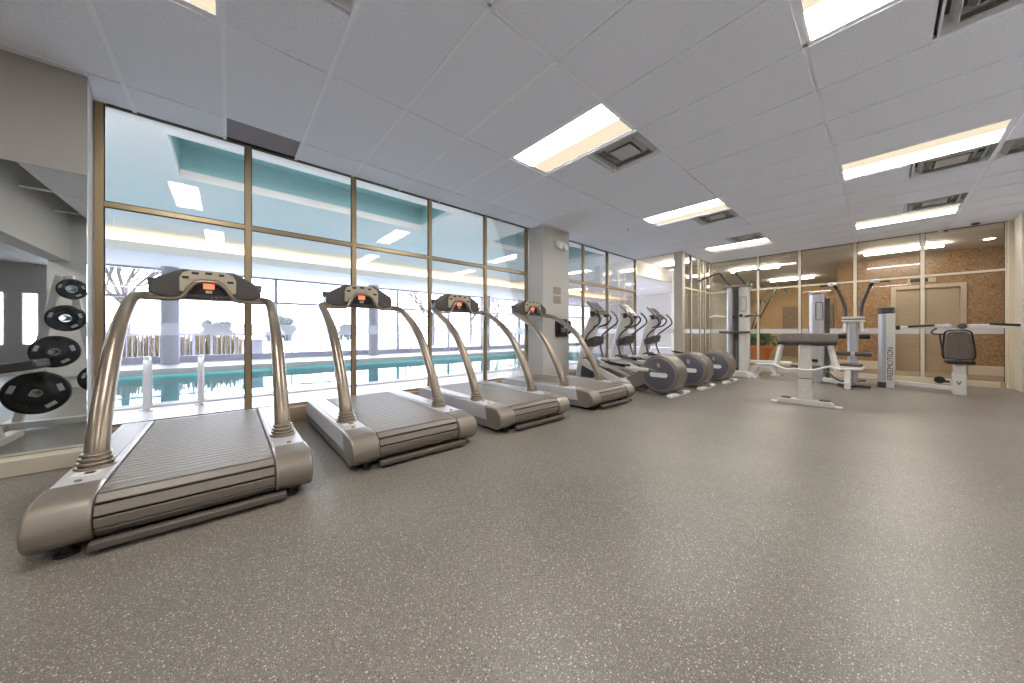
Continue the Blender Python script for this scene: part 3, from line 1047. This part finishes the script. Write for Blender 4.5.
# ------------------------------------------------------------------ treadmills
def make_treadmill(loc, label):
    t = thing('treadmill', label, 'treadmill', loc, PI / 2, 'slat belt treadmills')
    for s in (-1, 1):
        x0, x1 = (.345 * s, .525 * s) if s > 0 else (.525 * s, .345 * s)
        m = MB()
        m.prism([(-.70, .10), (-.70, .252), (.80, .252), (.88, .20), (.88, .10)], 'x', x0, x1)
        m.build('side_deck', 'deckp', t, bevel=.012)
        m = MB()
        m.prism([(-.78, .03), (-.70, .03), (.86, .03), (.88, .10), (.80, .15), (.2, .135), (-.3, .105), (-.62, .10), (-.78, .10)], 'x', x0 + .004, x1 - .004)
        m.build('side_skirt', 'skirt', t, bevel=.006)
        m = MB()
        m.prism([(-.66, .256), (-.82, .250), (-.88, .235), (-.92, .20), (-.94, .15), (-.935, .10), (-.905, .06), (-.86, .035), (-.80, .03), (-.74, .05), (-.70, .11), (-.68, .18)], 'x', x0 - .006, x1 + .006)
        m.build('end_cap', 'silver', t, bevel=.014, seg=3)
        # tread plate let into the deck
        m = MB()
        xa, xb = sorted((x0, x1))
        m.bx(xa + .03, xb - .03, -.30, .72, .252, .256)
        m.build('foot_plate', 'silver', t, bevel=.002)
        MB().lathe([(.014, .252), (.013, .258), (.008, .260)], (s * .44, -.62, 0), seg=14).build('plug', 'grey', t)
    # slatted belt
    m = MB()
    R = .096
    yc, zc = -.82, .142
    path = []
    y = .78
    while y > yc:
        path.append((y, zc + R, 0))
        y -= .056
    a = 0
    while a < PI * .93:
        path.append((yc - R * math.sin(a), zc + R * math.cos(a), a))
        a += .056 / R
    for y, z, a in path:
        m.box((0, y, z), (.672, .0475, .013), rotm(rx=a))
    m.build('belt', 'slat', t, bevel=.003, seg=1)
    m = MB()
    m.bx(-.34, .34, -.82, .84, .06, .222)
    m.lathe([(.082, -.34), (.082, .34)], (0, yc, zc), 'x', 24)
    m.build('belt_bed', 'black', t)
    MB().prism([(.79, .06), (.79, .245), (.84, .24), (.90, .18), (.90, .06)], 'x', -.345, .345).build('front_hood', 'silver', t, bevel=.01)
    m = MB()
    m.bx(-.345, .39, -.965, -.92, .022, .056)
    m.build('rear_rail', 'railgrey', t, bevel=.006)
    for s in (-1, 1):
        MB().bx(s * .25 - .03, s * .25 + .03, -.96, -.78, .03, .05).build('rail_bracket', 'dark', t)
    for sx_ in (-1, 1):
        for y in (-.86, .7):
            MB().lathe([(.04, 0), (.04, .012), (.018, .016), (.018, .045)], (sx_ * .42, y, 0), seg=14).build('foot', 'black', t)
    # handrail posts
    for s in (-1, 1):
        pts = [(s * .43, -.385, .25), (s * .43, -.345, .38), (s * .43, -.24, .58), (s * .43, -.02, .89), (s * .43, .18, 1.07), (s * .43, .38, 1.19), (s * .427, .56, 1.27), (s * .405, .66, 1.300), (s * .35, .705, 1.312), (s * .20, .725, 1.318)]
        rr = [.048, .047, .046, .043, .041, .039, .037, .034, .029, .026]
        po = MB().tube(pts, rr, 20, 6, 1.0).build('handrail_post', 'silver2', t, sharp=60)
        m = MB()
        for j in range(4):
            m.ring((s * .43, -.388 + j * .004, .260 + j * .021), .070 - j * .006, .0085, 'z', 28, 8)
        m.lathe([(.060, .25), (.044, .335)], (s * .43, -.385, 0), seg=28)
        m.build('bellows', 'silver2', po)
    MB().box((-.435, -.505, .2535), (.10, .07, .003), rotm(rz=-.1)).build('warning_sticker', 'wshade', t)
    MB().box((-.425, -.505, .2555), (.035, .035, .002), rotm(rz=-.1)).build('sticker_mark', 'ink', t)
    # handlebar with raised middle
    pts = [(-0.4, 0.65, 1.285), (-0.3, 0.62, 1.28), (-0.2, 0.605, 1.283), (-0.16, 0.605, 1.31), (-0.12, 0.61, 1.38), (-0.075, 0.615, 1.432), (0, 0.615, 1.442), (0.075, 0.615, 1.432), (0.12, 0.61, 1.38), (0.16, 0.605, 1.31), (0.2, 0.605, 1.283), (0.3, 0.62, 1.28), (0.4, 0.65, 1.285)]
    MB().tube(pts, .0165, 12, 6).build('handlebar', 'silver2', t)
    # console
    co = MB().prism([(-.36, 1.315), (-.37, 1.36), (-.36, 1.435), (-.30, 1.475), (-.22, 1.525), (-.17, 1.55), (.17, 1.55), (.22, 1.525), (.30, 1.475), (.36, 1.435), (.37, 1.36), (.36, 1.315), (.26, 1.295), (-.26, 1.295)], 'y', .675, .815)
    co = co.build('console', 'charcoal', t, bevel=.022, seg=3)
    m = MB()
    outer = [(-.185, 1.35), (-.185, 1.47), (-.165, 1.515), (-.10, 1.545), (.10, 1.545), (.165, 1.515), (.185, 1.47), (.185, 1.35)]
    inner = [(.135, 1.35), (.105, 1.425), (.06, 1.462), (-.06, 1.462), (-.105, 1.425), (-.135, 1.35)]
    m.prism(outer + inner, 'y', .647, .677)
    m.build('faceplate', 'face', co, bevel=.006)
    MB().prism([(-.13, 1.335), (-.10, 1.42), (-.055, 1.455), (.055, 1.455), (.10, 1.42), (.13, 1.335)], 'y', .665, .678).build('display_bezel', 'black', co)
    MB().bx(-.036, .036, .659, .666, 1.385, 1.445).build('display', 'red', co)
    MB().bx(-.022, .022, .659, .666, 1.345, 1.372).build('stop_button', 'face', co, bevel=.004)
    for x, z, wd in ((-.085, 1.515, .046), (0, 1.522, .046), (.085, 1.512, .036), (-.145, 1.475, .042), (.145, 1.455, .042)):
        MB().bx(x - wd / 2, x + wd / 2, .641, .648, z - .010, z + .010).build('button', 'dark', co, bevel=.004)
    for s in (-1, 1):
        MB().tube([(s * .10, .66, 1.425), (s * .135, .65, 1.39), (s * .145, .65, 1.37)], .013, 8, 4).build('grip_sensor', 'face', co)
        MB().lathe([(.045, 1.40), (.05, 1.46), (.046, 1.46), (.042, 1.405)], (s * .335, .785, 0), seg=18).build('cup_holder', 'charcoal', co)
    MB().tube([(.02, .675, 1.32), (.03, .65, 1.27), (.05, .65, 1.275), (.045, .665, 1.32)], .0035, 6, 5).build('safety_cord', 'grey', co)
    return t


tlab = ['large silver slat belt treadmill nearest the mirror, first of the four', 'second silver slat belt treadmill from the mirror, in front of the second window mullion',
        'third silver slat belt treadmill from the mirror, before the fourth window bay', 'last silver slat belt treadmill, in front of the pillar with the phone']
tm = make_treadmill((-3.285, -.125, 0), tlab[0])
for (x, y), l in zip(((-3.37, 1.185), (-3.37, 2.52), (-3.34, 3.985)), tlab[1:]):
    c = copy_tree(tm)
    c.location = (x, y, 0)
    c['label'] = l


# ------------------------------------------------------------------ elliptical trainers
def make_elliptical(loc, label):
    t = thing('elliptical_trainer', label, 'elliptical trainer', loc, PI / 2, 'elliptical trainers')
    R = .305
    yc, zc = -.675, .332
    # drum housing: round at the back, tapering forward
    poly2 = []
    n = 30
    for i in range(n):
        a = math.radians(40 + i * 280 / (n - 1))
        poly2.append((yc + R * math.cos(a), zc + R * math.sin(a)))
    poly2 += [(-.30, .06), (-.05, .06), (-.02, .16), (-.30, .34)]
    MB().prism(poly2, 'x', -.175, .185).build('drum_housing', 'drum', t, bevel=.03, seg=4, sharp=50)
    for s in (-1, 1):
        o = MB().lathe([(.252, s * .150), (.252, s * .183), (.24, s * .188), (.02, s * .190)], (0, yc, zc), 'x', 48).build('drum_cover', 'drumside', t)
        MB().ring((s * .182, yc, zc), .258, .007, 'x', 48, 8).build('cover_rim', 'silver', o)
        m = MB()
        pill = []
        for i in range(9):
            a = PI / 2 + PI * i / 8
            pill.append((yc - .105 + .036 * math.cos(a), zc - .01 + .036 * math.sin(a)))
        for i in range(9):
            a = -PI / 2 + PI * i / 8
            pill.append((yc + .105 + .036 * math.cos(a), zc - .01 + .036 * math.sin(a)))
        m.prism(pill, 'x', s * .186, s * .196)
        m.build('label_band', 'wshade', o)
        m = MB()
        m.prism([(yc - .03, zc + .11), (yc + .015, zc + .11), (yc + .03, zc + .18), (yc - .015, zc + .18)], 'x', s * .186, s * .194)
        m.build('emblem', 'face', o)
    MB().bx(-.33, .37, -.95, -.86, .0, .05).build('rear_foot', 'wshade', t, bevel=.015, seg=3)
    MB().beam((0, -.95, .03), (0, -.75, .12), .16, .07).build('foot_bracket', 'drum', t, bevel=.01)
    MB().bx(-.12, .12, -.45, 1.0, .05, .13).build('base_beam', 'drumside', t, bevel=.02)
    MB().bx(-.33, .33, .93, 1.06, 0, .07).build('front_foot', 'drumside', t, bevel=.02)
    for s in (-1, 1):
        ra = MB()
        ra.prism([(-.22, .10), (-.16, .18), (.70, .50), (.82, .46), (.80, .40), (.0, .09)], 'x', s * .10, s * .30)
        ra = ra.build('ramp', 'white', t, bevel=.015)
        MB().box((s * .20, .27, .347), (.15, .72, .02), rotm(rx=.356)).build('ramp_inset', 'charcoal', ra, bevel=.004)
        hi = .05 if s > 0 else -.04
        pa = MB().beam((s * .20, -.52, .43 + hi), (s * .20, .62, .43 + hi), .06, .055).build('pedal_arm', 'white', t, bevel=.012)
        pe = MB()
        pe.prism([(-.14, .455 + hi), (-.14, .48 + hi), (.22, .49 + hi), (.27, .53 + hi), (.29, .53 + hi), (.27, .53 + hi)], 'x', s * .20 - .085, s * .20 + .085)
        pe.build('foot_pedal', 'black', pa, bevel=.008)
        MB().tube([(s * .20, -.52, .43 + hi), (s * .17, -.66, .38)], .02, 10).build('crank', 'grey', pa)
        # swinging arm and grip
        MB().tube([(s * .24, .60, .43 + hi), (s * .25, .68, .70), (s * .25, .66, .92), (s * .27, .48, 1.08), (s * .29, .34, 1.20), (s * .28, .36, 1.32), (s * .24, .44, 1.42)], [.019, .019, .018, .017, .017, .018, .018], 10, 6).build('swing_arm', 'charcoal', t)
        MB().tube([(s * .14, .66, 1.38), (s * .20, .52, 1.36), (s * .20, .42, 1.28), (s * .14, .48, 1.16), (s * .06, .66, 1.10)], .016, 10, 6).build('fixed_handle', 'black', t)
    # tower
    prof = [(1.05, .04), (.93, .04), (.80, .45), (.70, .80), (.62, 1.10), (.50, 1.30), (.56, 1.36), (.72, 1.30), (.82, 1.10), (.92, .70), (1.02, .35)]
    MB().prism(prof, 'x', -.095, .095).build('tower', 'white', t, bevel=.03, seg=3, sharp=50)
    MB().prism([(.92, .05), (.66, .12), (.60, .40), (.70, .55), (.86, .50)], 'x', -.13, .13).build('motor_cover', 'drumside', t, bevel=.03, seg=3)
    MB().prism([(.56, .78), (.78, .70), (.80, .84), (.52, .94)], 'x', -.17, .17).build('pivot_cover', 'charcoal', t, bevel=.02)
    m = MB()
    m.box((0, .60, 1.47), (.34, .05, .36), rotm(rx=-.80))
    co = m.build('console', 'silver', t, bevel=.018, seg=3)
    MB().box((0, .600, 1.505), (.25, .006, .17), rotm(rx=-.80)).build('screen', 'screen', co)
    MB().box((0, .495, 1.402), (.26, .006, .06), rotm(rx=-.80)).build('keypad', 'charcoal', co)
    for s in (-1, 1):
        MB().lathe([(.04, 1.30), (.045, 1.40), (.04, 1.40), (.036, 1.31)], (s * .22, .55, 0), seg=16).build('bottle_holder', 'dark', co)
    MB().tube([(-.18, .60, 1.40), (-.20, .48, 1.37), (0, .44, 1.36), (.20, .48, 1.37), (.18, .60, 1.40)], .014, 8, 6).build('crossbar', 'silver', t)
    return t


elab = ['elliptical trainer nearest the treadmills, its round drum fully in view', 'middle elliptical trainer of three, drum half hidden', 'elliptical trainer farthest from the treadmills, beside the cable machine']
el = make_elliptical((-3.03, 5.36, 0), elab[0])
for (x, y), l in zip(((-2.98, 6.43), (-2.91, 7.52)), elab[1:]):
    c = copy_tree(el)
    c.location = (x, y, 0)
    c['label'] = l


# ------------------------------------------------------------------ strength machines
def oval(rx, ry, n=28, p=2.6):
    out = []
    for i in range(n):
        a = 2 * PI * i / n
        ca, sa = math.cos(a), math.sin(a)
        out.append((rx * math.copysign(abs(ca) ** (2 / p), ca), ry * math.copysign(abs(sa) ** (2 / p), sa)))
    return out


# cable machine with two towers and overhead arms
t = thing('cable_machine', 'tall twin tower cable machine by the side glass, with curved overhead arms', 'cable machine', (-2.22, 8.85, 0))
for x, m_ in ((-.115, 'tower'), (.15, 'white')):
    MB().prism([(a + x, b) for a, b in oval(.068 if x < 0 else .105, .12)], 'z', .06, 2.03).build('tower_shroud', m_, t, bevel=.01)
MB().bx(-.04, .04, -.04, .06, .1, 2.0).build('weight_stack', 'charcoal', t)
m = MB()
for i in range(14):
    m.bx(-.038, .038, -.065, .065, .2 + i * .045, .238 + i * .045)
m.build('weight_plates', 'grey', t)
MB().prism([(a * 1.0, b) for a, b in oval(.30, .15)], 'z', 2.03, 2.07).build('top_plate', 'grey', t, bevel=.006)
for xa, sg, ln in ((-.10, -1, .50), (.20, 1, .46)):
    MB().tube([(xa, -.02, 2.07), (xa - .08, -.06, 2.20), (xa - .16, -.1, 2.31)], .022, 10, 5).build('arm_riser', 'charcoal', t)
    MB().tube([(xa - .16, -.1, 2.31), (xa - .19, -.12, 2.37), (xa - .16 + sg * .12, -.14, 2.385), (xa - .16 + sg * ln, -.18, 2.36 if sg > 0 else 2.25)], .018, 10, 6).build('overhead_arm', 'black', t)
for s in (-1, 1):
    MB().tube([(s * .20, -.14, 1.36), (s * .34, -.2, 1.38), (s * .48, -.24, 1.36)], .022, 10, 4).build('side_arm', 'white' if s < 0 else 'charcoal', t)
MB().bx(-.30, .30, -.22, -.17, .98, 1.03).build('cross_handle', 'charcoal', t, bevel=.01)
MB().tube([(.10, -.125, 1.80), (.20, -.125, 1.80), (.21, -.125, 1.78), (.21, -.125, 1.50), (.20, -.125, 1.48), (.10, -.125, 1.48), (.09, -.125, 1.50), (.09, -.125, 1.78), (.10, -.125, 1.80)], .007, 6).build('emblem', 'silver', t)
MB().ball((.12, -.16, 1.38), .035).ball((-.02, -.1, 1.36), .03).build('pulley', 'dark', t)
MB().tube([(0, -.1, .98), (0, -.12, .7), (-.02, -.1, .42)], .006, 6).build('cable', 'black', t)
m = MB()
m.prism([(-.30, 0), (.26, 0), (.42, .0), (.36, .06), (.22, .14), (-.30, .12)], 'y', -.22, .16)
m.build('base', 'white', t, bevel=.02, seg=3)
for s in (-1, 1):
    MB().bx(s * .30 - .04, s * .30 + .04, -.34, .30, 0, .05).build('foot', 'white', t, bevel=.012)
for s in (-1,):
    MB().beam((.0, -.02, .40), (-.25, -.02, .40), .05, .05).build('lower_arm', 'charcoal', t)

# low flat bench in front of the planter
t = thing('flat_bench', 'low white step bench between the cable machine and the preacher bench', 'bench', (-1.78, 9.55, 0))
MB().prism([(-.42, .27), (-.40, .33), (.40, .34), (.44, .30), (.40, .27)], 'y', -.17, .17).build('top', 'white', t, bevel=.012)
MB().prism([(-.30, .0), (-.28, .20), (-.16, .27), (.12, .27), (.20, .0), (.14, 0), (.04, .18), (-.16, .18), (-.22, 0)], 'y', -.10, .10).build('pedestal', 'wshade', t, bevel=.012)
MB().bx(-.34, -.14, -.20, .20, 0, .04).bx(.08, .26, -.20, .20, 0, .04).build('foot', 'white', t, bevel=.01)

# preacher curl bench
PC = (-.71, 6.03, 0)
t = thing('preacher_bench', 'white preacher curl bench with a wide grey arm pad, standing in the open', 'bench', PC, .10)
MB().prism([(-.30, .0), (.30, 0), (.29, .04), (.24, .075), (-.26, .075), (-.30, .03)], 'y', -.07, .07).build('base_bar', 'white', t, bevel=.008)
m = MB()
m.prism([(-.085, .07), (.085, .07), (.065, .88), (-.055, .88)], 'y', -.05, .05)
m.build('column', 'white', t, bevel=.01)
MB().prism([(-.06, .36), (.07, .36), (.068, .372), (-.06, .372)], 'y', -.054, .054).build('collar', 'grey', t)
MB().lathe([(.018, -.052), (.018, -.056)], (.0, 0, .22), 'y', 16).build('emblem', 'wshade', t)
m = MB()
m.box((.025, -.04, .905), (.60, .16, .145), rotm(rx=-.28))
m.build('arm_pad', 'pad', t, bevel=.035, seg=4)
MB().box((0, -.035, .838), (.59, .15, .018), rotm(rx=-.20)).build('pad_board', 'black', t, bevel=.004)
for s in (-1, 1):
    MB().beam((s * .25, -.04, .83), (s * .31, -.12, .50), .05, .05).build('rack_arm', 'white', t, bevel=.008)
    MB().tube([(s * .31, -.12, .52), (s * .315, -.17, .50), (s * .315, -.185, .54)], .014, 8, 3).build('bar_hook', 'white', t)
    MB().lathe([(.06, .075), (.055, .09), (.03, .094)], (s * .20, 0, 0), seg=18).build('foot_cap', 'charcoal', t)
    MB().bx(s * .32 - .05, s * .32 + .05, -.06, .06, 0, .018).build('floor_plate', 'wshade', t, bevel=.004)
MB().bx(-.03, .03, .05, .62, .04, .09).build('rear_beam', 'white', t, bevel=.006)
MB().beam((0, .58, .06), (0, .58, .46), .05, .05).build('seat_post', 'white', t)
MB().bx(-.17, .17, .44, .72, .46, .52).build('seat', 'pad', t, bevel=.02)
MB().tube([(-.02, .06, .62), (.13, .06, .61)], .02, 10).build('adjuster_knob', 'black', t)
o = MB().tube([(-.52, 0, 0), (-.32, 0, 0.0), (-.25, 0, -.035), (-.17, 0, -.055), (-.10, 0, -.04), (0, 0, -.055), (.10, 0, -.04), (.18, 0, -.01), (.25, 0, .01), (.32, 0, -.01), (.53, 0, 0)], .013, 10, 6).build('curl_bar', 'wshade')
tag(o, 'white zigzag curl bar resting on the hooks of the preacher bench', 'barbell')
o.location = (PC[0] + .015, PC[1] - .165, .545)
o.rotation_euler = (0, 0, .10)

# curved arm press machine with its own silver tower
t = thing('press_machine', 'seated press machine with two curved arms and a silver tower, centre of the back glass', 'weight machine', (-.355, 8.55, 0))
MB().prism([(a - .515, b + .42) for a, b in oval(.122, .14)], 'z', .0, 1.76).build('tower_shroud', 'tower', t, bevel=.012)
MB().bx(-.385, -.335, .36, .50, .10, 1.68).build('weight_stack', 'charcoal', t)
MB().prism([(a - .515, b + .42) for a, b in oval(.127, .145)], 'z', 1.76, 1.80).build('tower_cap', 'silver', t, bevel=.008)
m = MB()
q = [(-.51, 1.60), (-.43, 1.60), (-.42, 1.58), (-.42, 1.27), (-.43, 1.25), (-.51, 1.25), (-.52, 1.27), (-.52, 1.58)]
m.tube([(a + .0, .276, b) for a, b in q] + [(q[0][0], .265, q[0][1])], .006, 6)
m.build('emblem', 'dark', t)
m = MB()
m.prism([(.0 + a, b) for a, b in oval(.068, .07)], 'z', .10, 1.20)
m.build('column', 'tower', t, bevel=.01)
MB().bx(-.14, .15, -.10, .08, 1.19, 1.225).build('head_plate', 'white', t, bevel=.006)
MB().bx(-.14, .15, -.11, .06, 1.25, 1.285).build('head_plate', 'white', t, bevel=.006)
MB().bx(-.12, .13, -.09, .05, 1.225, 1.25).build('head_core', 'grey', t)
for s, x in ((-1, -.095), (1, .105)):
    MB().tube([(x, 0, 1.28), (x, 0, 1.42), (x + s * .03, -.02, 1.58), (x + s * .08, -.05, 1.74), (x + s * .11, -.08, 1.82)], [.022, .024, .024, .022, .020], 12, 6).build('curved_arm', 'charcoal', t)
    MB().ball((x + s * .17, -.10, 1.89), .050, (1.2, .9, .8)).build('arm_pulley', 'wshade', t)
    MB().tube([(x + s * .105, -.08, 1.81), (x + s * .14, -.10, 1.87)], .024, 10).build('arm_sleeve', 'black', t)
    MB().tube([(x + s * .19, -.10, 1.88), (x + s * .33, -.12, 1.87)], .012, 8).build('arm_handle', 'black', t)
    MB().beam((x, -.04, 1.20), (x + s * .01, -.10, 1.0), .045, .045).build('drop_arm', 'white', t, bevel=.006)
    MB().tube([(x - s * .02, -.12, .93), (x + s * .11, -.12, .93)], .042, 14).build('grip_pad', 'black', t)
    MB().tube([(x - s * .07, -.14, .62), (x + s * .13, -.16, .62)], .038, 14).build('thigh_roller', 'charcoal', t)
MB().bx(-.02, .04, -.16, -.04, .59, .65).build('roller_bracket', 'white', t)
MB().bx(-.15, .13, -.33, -.03, .40, .45).build('seat', 'pad', t, bevel=.015)
MB().bx(-.17, .15, -.34, -.02, .36, .40).build('seat_frame', 'white', t, bevel=.008)
m = MB()
m.prism([(-.42, 0), (-.42, .12), (-.36, .16), (-.30, .34), (-.10, .36), (.05, .36), (.05, .05), (-.24, .05), (-.28, 0)], 'x', -.09, -.01)
m.build('front_leg', 'white', t, bevel=.01)
MB().beam((.0, .0, .07), (-.42, .36, .07), .09, .08).build('base_beam', 'white', t, bevel=.01)
MB().tube([(-.40, .28, .30), (-.2, .02, .12), (0, -.02, .12), (.16, 0, .14)], .016, 8, 4).build('hose_guard', 'charcoal', t)
MB().bx(-.2, .22, .04, .12, 0, .05).build('rear_foot', 'charcoal', t, bevel=.008)

# lettered weight tower joined by a beam to a seat with wide arms
t = thing('arm_machine', 'low seat machine with long level arms and lettered silver tower at the right', 'weight machine', (.045, 9.1, 0))
MB().prism([(a, b) for a, b in oval(.10, .12)], 'z', .06, 1.34).build('tower_shroud', 'tower', t, bevel=.01)
MB().prism([(a, b) for a, b in oval(.107, .127)], 'z', 1.34, 1.46).build('tower_cap', 'charcoal', t, bevel=.01)
MB().prism([(a - .01, b) for a, b in oval(.10, .13)], 'z', 0, .10).build('tower_base', 'charcoal', t, bevel=.01)
fp = MB().bx(.0, .10, -.145, -.105, .0, 1.34).build('front_panel', 'white', t, bevel=.008)
text('lettering', 'FREEMOTION', .098, 'ink', fp, Matrix.Translation((.050, -.1465, .44)) @ rotm(PI / 2, 0, 0) @ rotm(0, 0, PI / 2))
fx, fy = .745, -.30          # seat, relative to the tower
MB().beam((.10, -.02, .10), (fx, fy, .10), .09, .075).build('base_beam', 'white', t, bevel=.012)
MB().bx(fx - .05, fx + .085, fy - .09, fy + .07, 0, .36).build('seat_post', 'white', t, bevel=.012)
MB().bx(fx - .04, fx + .075, fy - .075, fy + .055, .36, .50).build('seat_column', 'white', t, bevel=.008)
m = MB()
x_, z_ = fx + .008, .20
m.prism([(x_ - .03, z_ + .03), (x_ - .015, z_ + .03), (x_, z_), (x_ + .015, z_ + .03), (x_ + .03, z_ + .03), (x_ + .008, z_ - .03), (x_ - .008, z_ - .03)], 'y', fy - .092, fy - .088)
m.build('emblem', 'grey', t)
MB().bx(fx - .12, fx + .16, fy - .16, fy + .16, .50, .555).build('seat', 'black', t, bevel=.02, seg=3)
bk = MB().prism([(fx - .125, .57), (fx - .135, .64), (fx - .12, .90), (fx - .11, .99), (fx - .07, 1.025), (fx + .075, 1.025), (fx + .11, .99), (fx + .125, .90), (fx + .15, .64), (fx + .14, .57)], 'y', fy - .10, fy - .05).build('backrest', 'pad', t, bevel=.018, seg=3)
MB().tube([(fx - .04, fy - .103, .985), (fx, fy - .106, .98), (fx + .05, fy - .103, .985)], .006, 6, 4).build('seam', 'black', bk)
MB().tube([(fx - .125, fy - .07, .57), (fx - .148, fy - .07, .66), (fx - .132, fy - .07, .92), (fx - .11, fy - .07, 1.02), (fx, fy - .07, 1.04), (fx + .11, fy - .07, 1.02), (fx + .137, fy - .07, .92), (fx + .162, fy - .07, .66), (fx + .14, fy - .07, .56)], .011, 8, 5).build('back_frame', 'black', bk)
MB().bx(fx - .05, fx + .07, fy + .0, fy + .06, .50, 1.06).build('mast', 'white', t, bevel=.008)
MB().beam((fx - .60, fy + .1, 1.085), (fx - .10, fy + .06, 1.10), .05, .055).build('arm', 'white', t, bevel=.01)
MB().beam((fx + .10, fy + .06, 1.10), (fx + .86, fy + .1, 1.10), .05, .065).build('arm', 'white', t, bevel=.01)
MB().tube([(fx - .50, fy + .05, 1.10), (fx - .22, fy + .02, 1.125)], .018, 10).build('arm_grip', 'black', t)
MB().tube([(fx + .30, fy + .05, 1.135), (fx + .56, fy + .05, 1.11)], .018, 10).build('arm_grip', 'black', t)
MB().box((fx - .61, fy + .1, 1.085), (.05, .07, .075)).build('arm_end', 'black', t, bevel=.01)
for s in (-1, 1):
    MB().lathe([(.03, -.05), (.045, -.045), (.045, .045), (.03, .05)], (fx + s * .07 - .02, fy + .04, 1.10), 'y', 20).build('pivot', 'charcoal' if s > 0 else 'ventm', t)
MB().tube([(fx - .20, fy + .02, 1.07), (fx - .25, fy, 1.02), (fx - .23, fy, .98), (fx - .12, fy, .97)], .015, 8, 4).build('handle', 'charcoal', t)
MB().tube([(fx - .17, fy, .97), (fx - .15, fy - .02, .75), (fx - .13, fy - .03, .60)], .010, 8, 3).build('cable', 'black', t)
MB().lathe([(.05, -.02), (.06, .0), (.05, .02)], (fx - .17, fy + .02, .22), 'y', 16).tube([(fx - .21, fy + .02, .20), (fx - .07, fy + .02, .20)], .018, 8).build('adjuster_knob', 'black', t)

# ------------------------------------------------------------------ plate tree, plates and bench (seen in the mirror)
TX, TY = -2.30, -1.33
t = thing('plate_tree', 'white weight plate rack reflected in the mirror', 'plate rack', (TX, TY, 0))
m = MB()
m.beam((-.05, -.42, .05), (-.05, .42, .05), .07, .07)
m.build('base_bar', 'white', t, bevel=.008)
for s in (-1, 1):
    MB().beam((0, s * .30, .05), (0, s * .03, 1.62), .06, .06, up=(1, 0, 0)).build('upright', 'white', t, bevel=.006)
    MB().beam((-.30, s * .38, .035), (.30, s * .38, .035), .07, .07).build('foot', 'white', t, bevel=.006)
pegs = [(-.13, .385, .215), (-.02, .80, .165), (.05, 1.15, .138), (.09, 1.46, .108), (.27, .50, .15)]
for y, z, r in pegs:
    MB().tube([(-.30, y, z), (.05, y, z)], .022, 10).build('peg', 'chrome', t)
for y, z in ((.27, .50), (.09, 1.46)):
    MB().beam((0, 0, z), (0, y, z), .04, .04).build('peg_arm', 'white', t)


plab = ['largest black weight plate, lowest on the rack in the mirror', 'black grip weight plate second from the bottom of the rack in the mirror', 'black grip weight plate third from the bottom of the rack in the mirror', 'small black weight plate at the top of the rack in the mirror', 'black weight plate at the mirror edge, beside the largest one']
for (y, z, r), l in zip(pegs, plab):
    o = thing('weight_plate', l, 'weight plate', (TX - .20, TY + y, z), 0, 'plates on the mirrored rack')
    MB().lathe([(.024, .004), (.06, .0), (.50 * r, .002), (.54 * r, .008), (.90 * r, .008), (.94 * r, -.004), (r, .004), (r, .034), (.94 * r, .040), (.5 * r, .034), (.024, .034)], (0, 0, 0), 'x', 44, True).build('disc', 'iron', o)
    for i in range(5):
        a = 2 * PI * i / 5 + .3
        MB().box((-.0005, .72 * r * math.cos(a), .72 * r * math.sin(a)), (.020, .17 * r, .36 * r), rotm(rx=a)).build('grip_slot', 'ventm' if i % 2 == 0 else 'black', o, bevel=.004)  # every other slot is pale: highlights put into the colour
    MB().ring((0, 0, 0), .035, .008, 'x', 20, 6).build('hub_ring', 'chrome', o)

o = thing('dumbbell_rack', 'white rack of black weights farther back in the mirror', 'rack', (-.95, -2.6, 0))
MB().bx(-.7, .7, -.2, .2, .74, .78).bx(-.7, .7, -.2, .2, .38, .42).build('shelf', 'white', o)
for s in (-1, 1):
    MB().bx(s * .68 - .03, s * .68 + .03, -.2, .2, 0, .95).build('side_frame', 'white', o)
for i in range(5):
    d = thing('dumbbell', 'round black dumbbell on the rack in the mirror', 'dumbbell', (-1.47 + i * .26, -2.58, .855), 0, 'dumbbells on the mirrored rack')
    MB().tube([(0, -.12, 0), (0, .12, 0)], .015, 10).build('handle', 'chrome', d)
    for s in (-1, 1):
        MB().lathe([(.06, s * .06), (.075, s * .07), (.075, s * .15), (.06, s * .16)], (0, 0, 0), 'y', 20).build('head', 'iron', d)

t = thing('incline_bench', 'incline bench with a padded back reflected at the mirror edge', 'bench', (-2.95, -1.75, 0), 0)
MB().box((0, .12, .66), (.34, .66, .085), rotm(rx=.16)).build('back_pad', 'charcoal', t, bevel=.02)
MB().box((0, .12, .605), (.30, .62, .03), rotm(rx=.16)).build('pad_board', 'white', t)
MB().bx(-.14, .14, -.62, -.22, .44, .51).build('seat', 'pad', t, bevel=.02)
MB().beam((0, -.6, .40), (0, .1, .50), .06, .06).build('spine', 'white', t)
MB().beam((0, -.5, .42), (0, -.5, .0), .06, .06).bx(-.25, .25, -.54, -.46, 0, .06).build('front_leg', 'white', t)
MB().beam((0, .1, .50), (0, .22, .0), .06, .06).bx(-.3, .3, .18, .26, 0, .06).build('rear_leg', 'white', t)
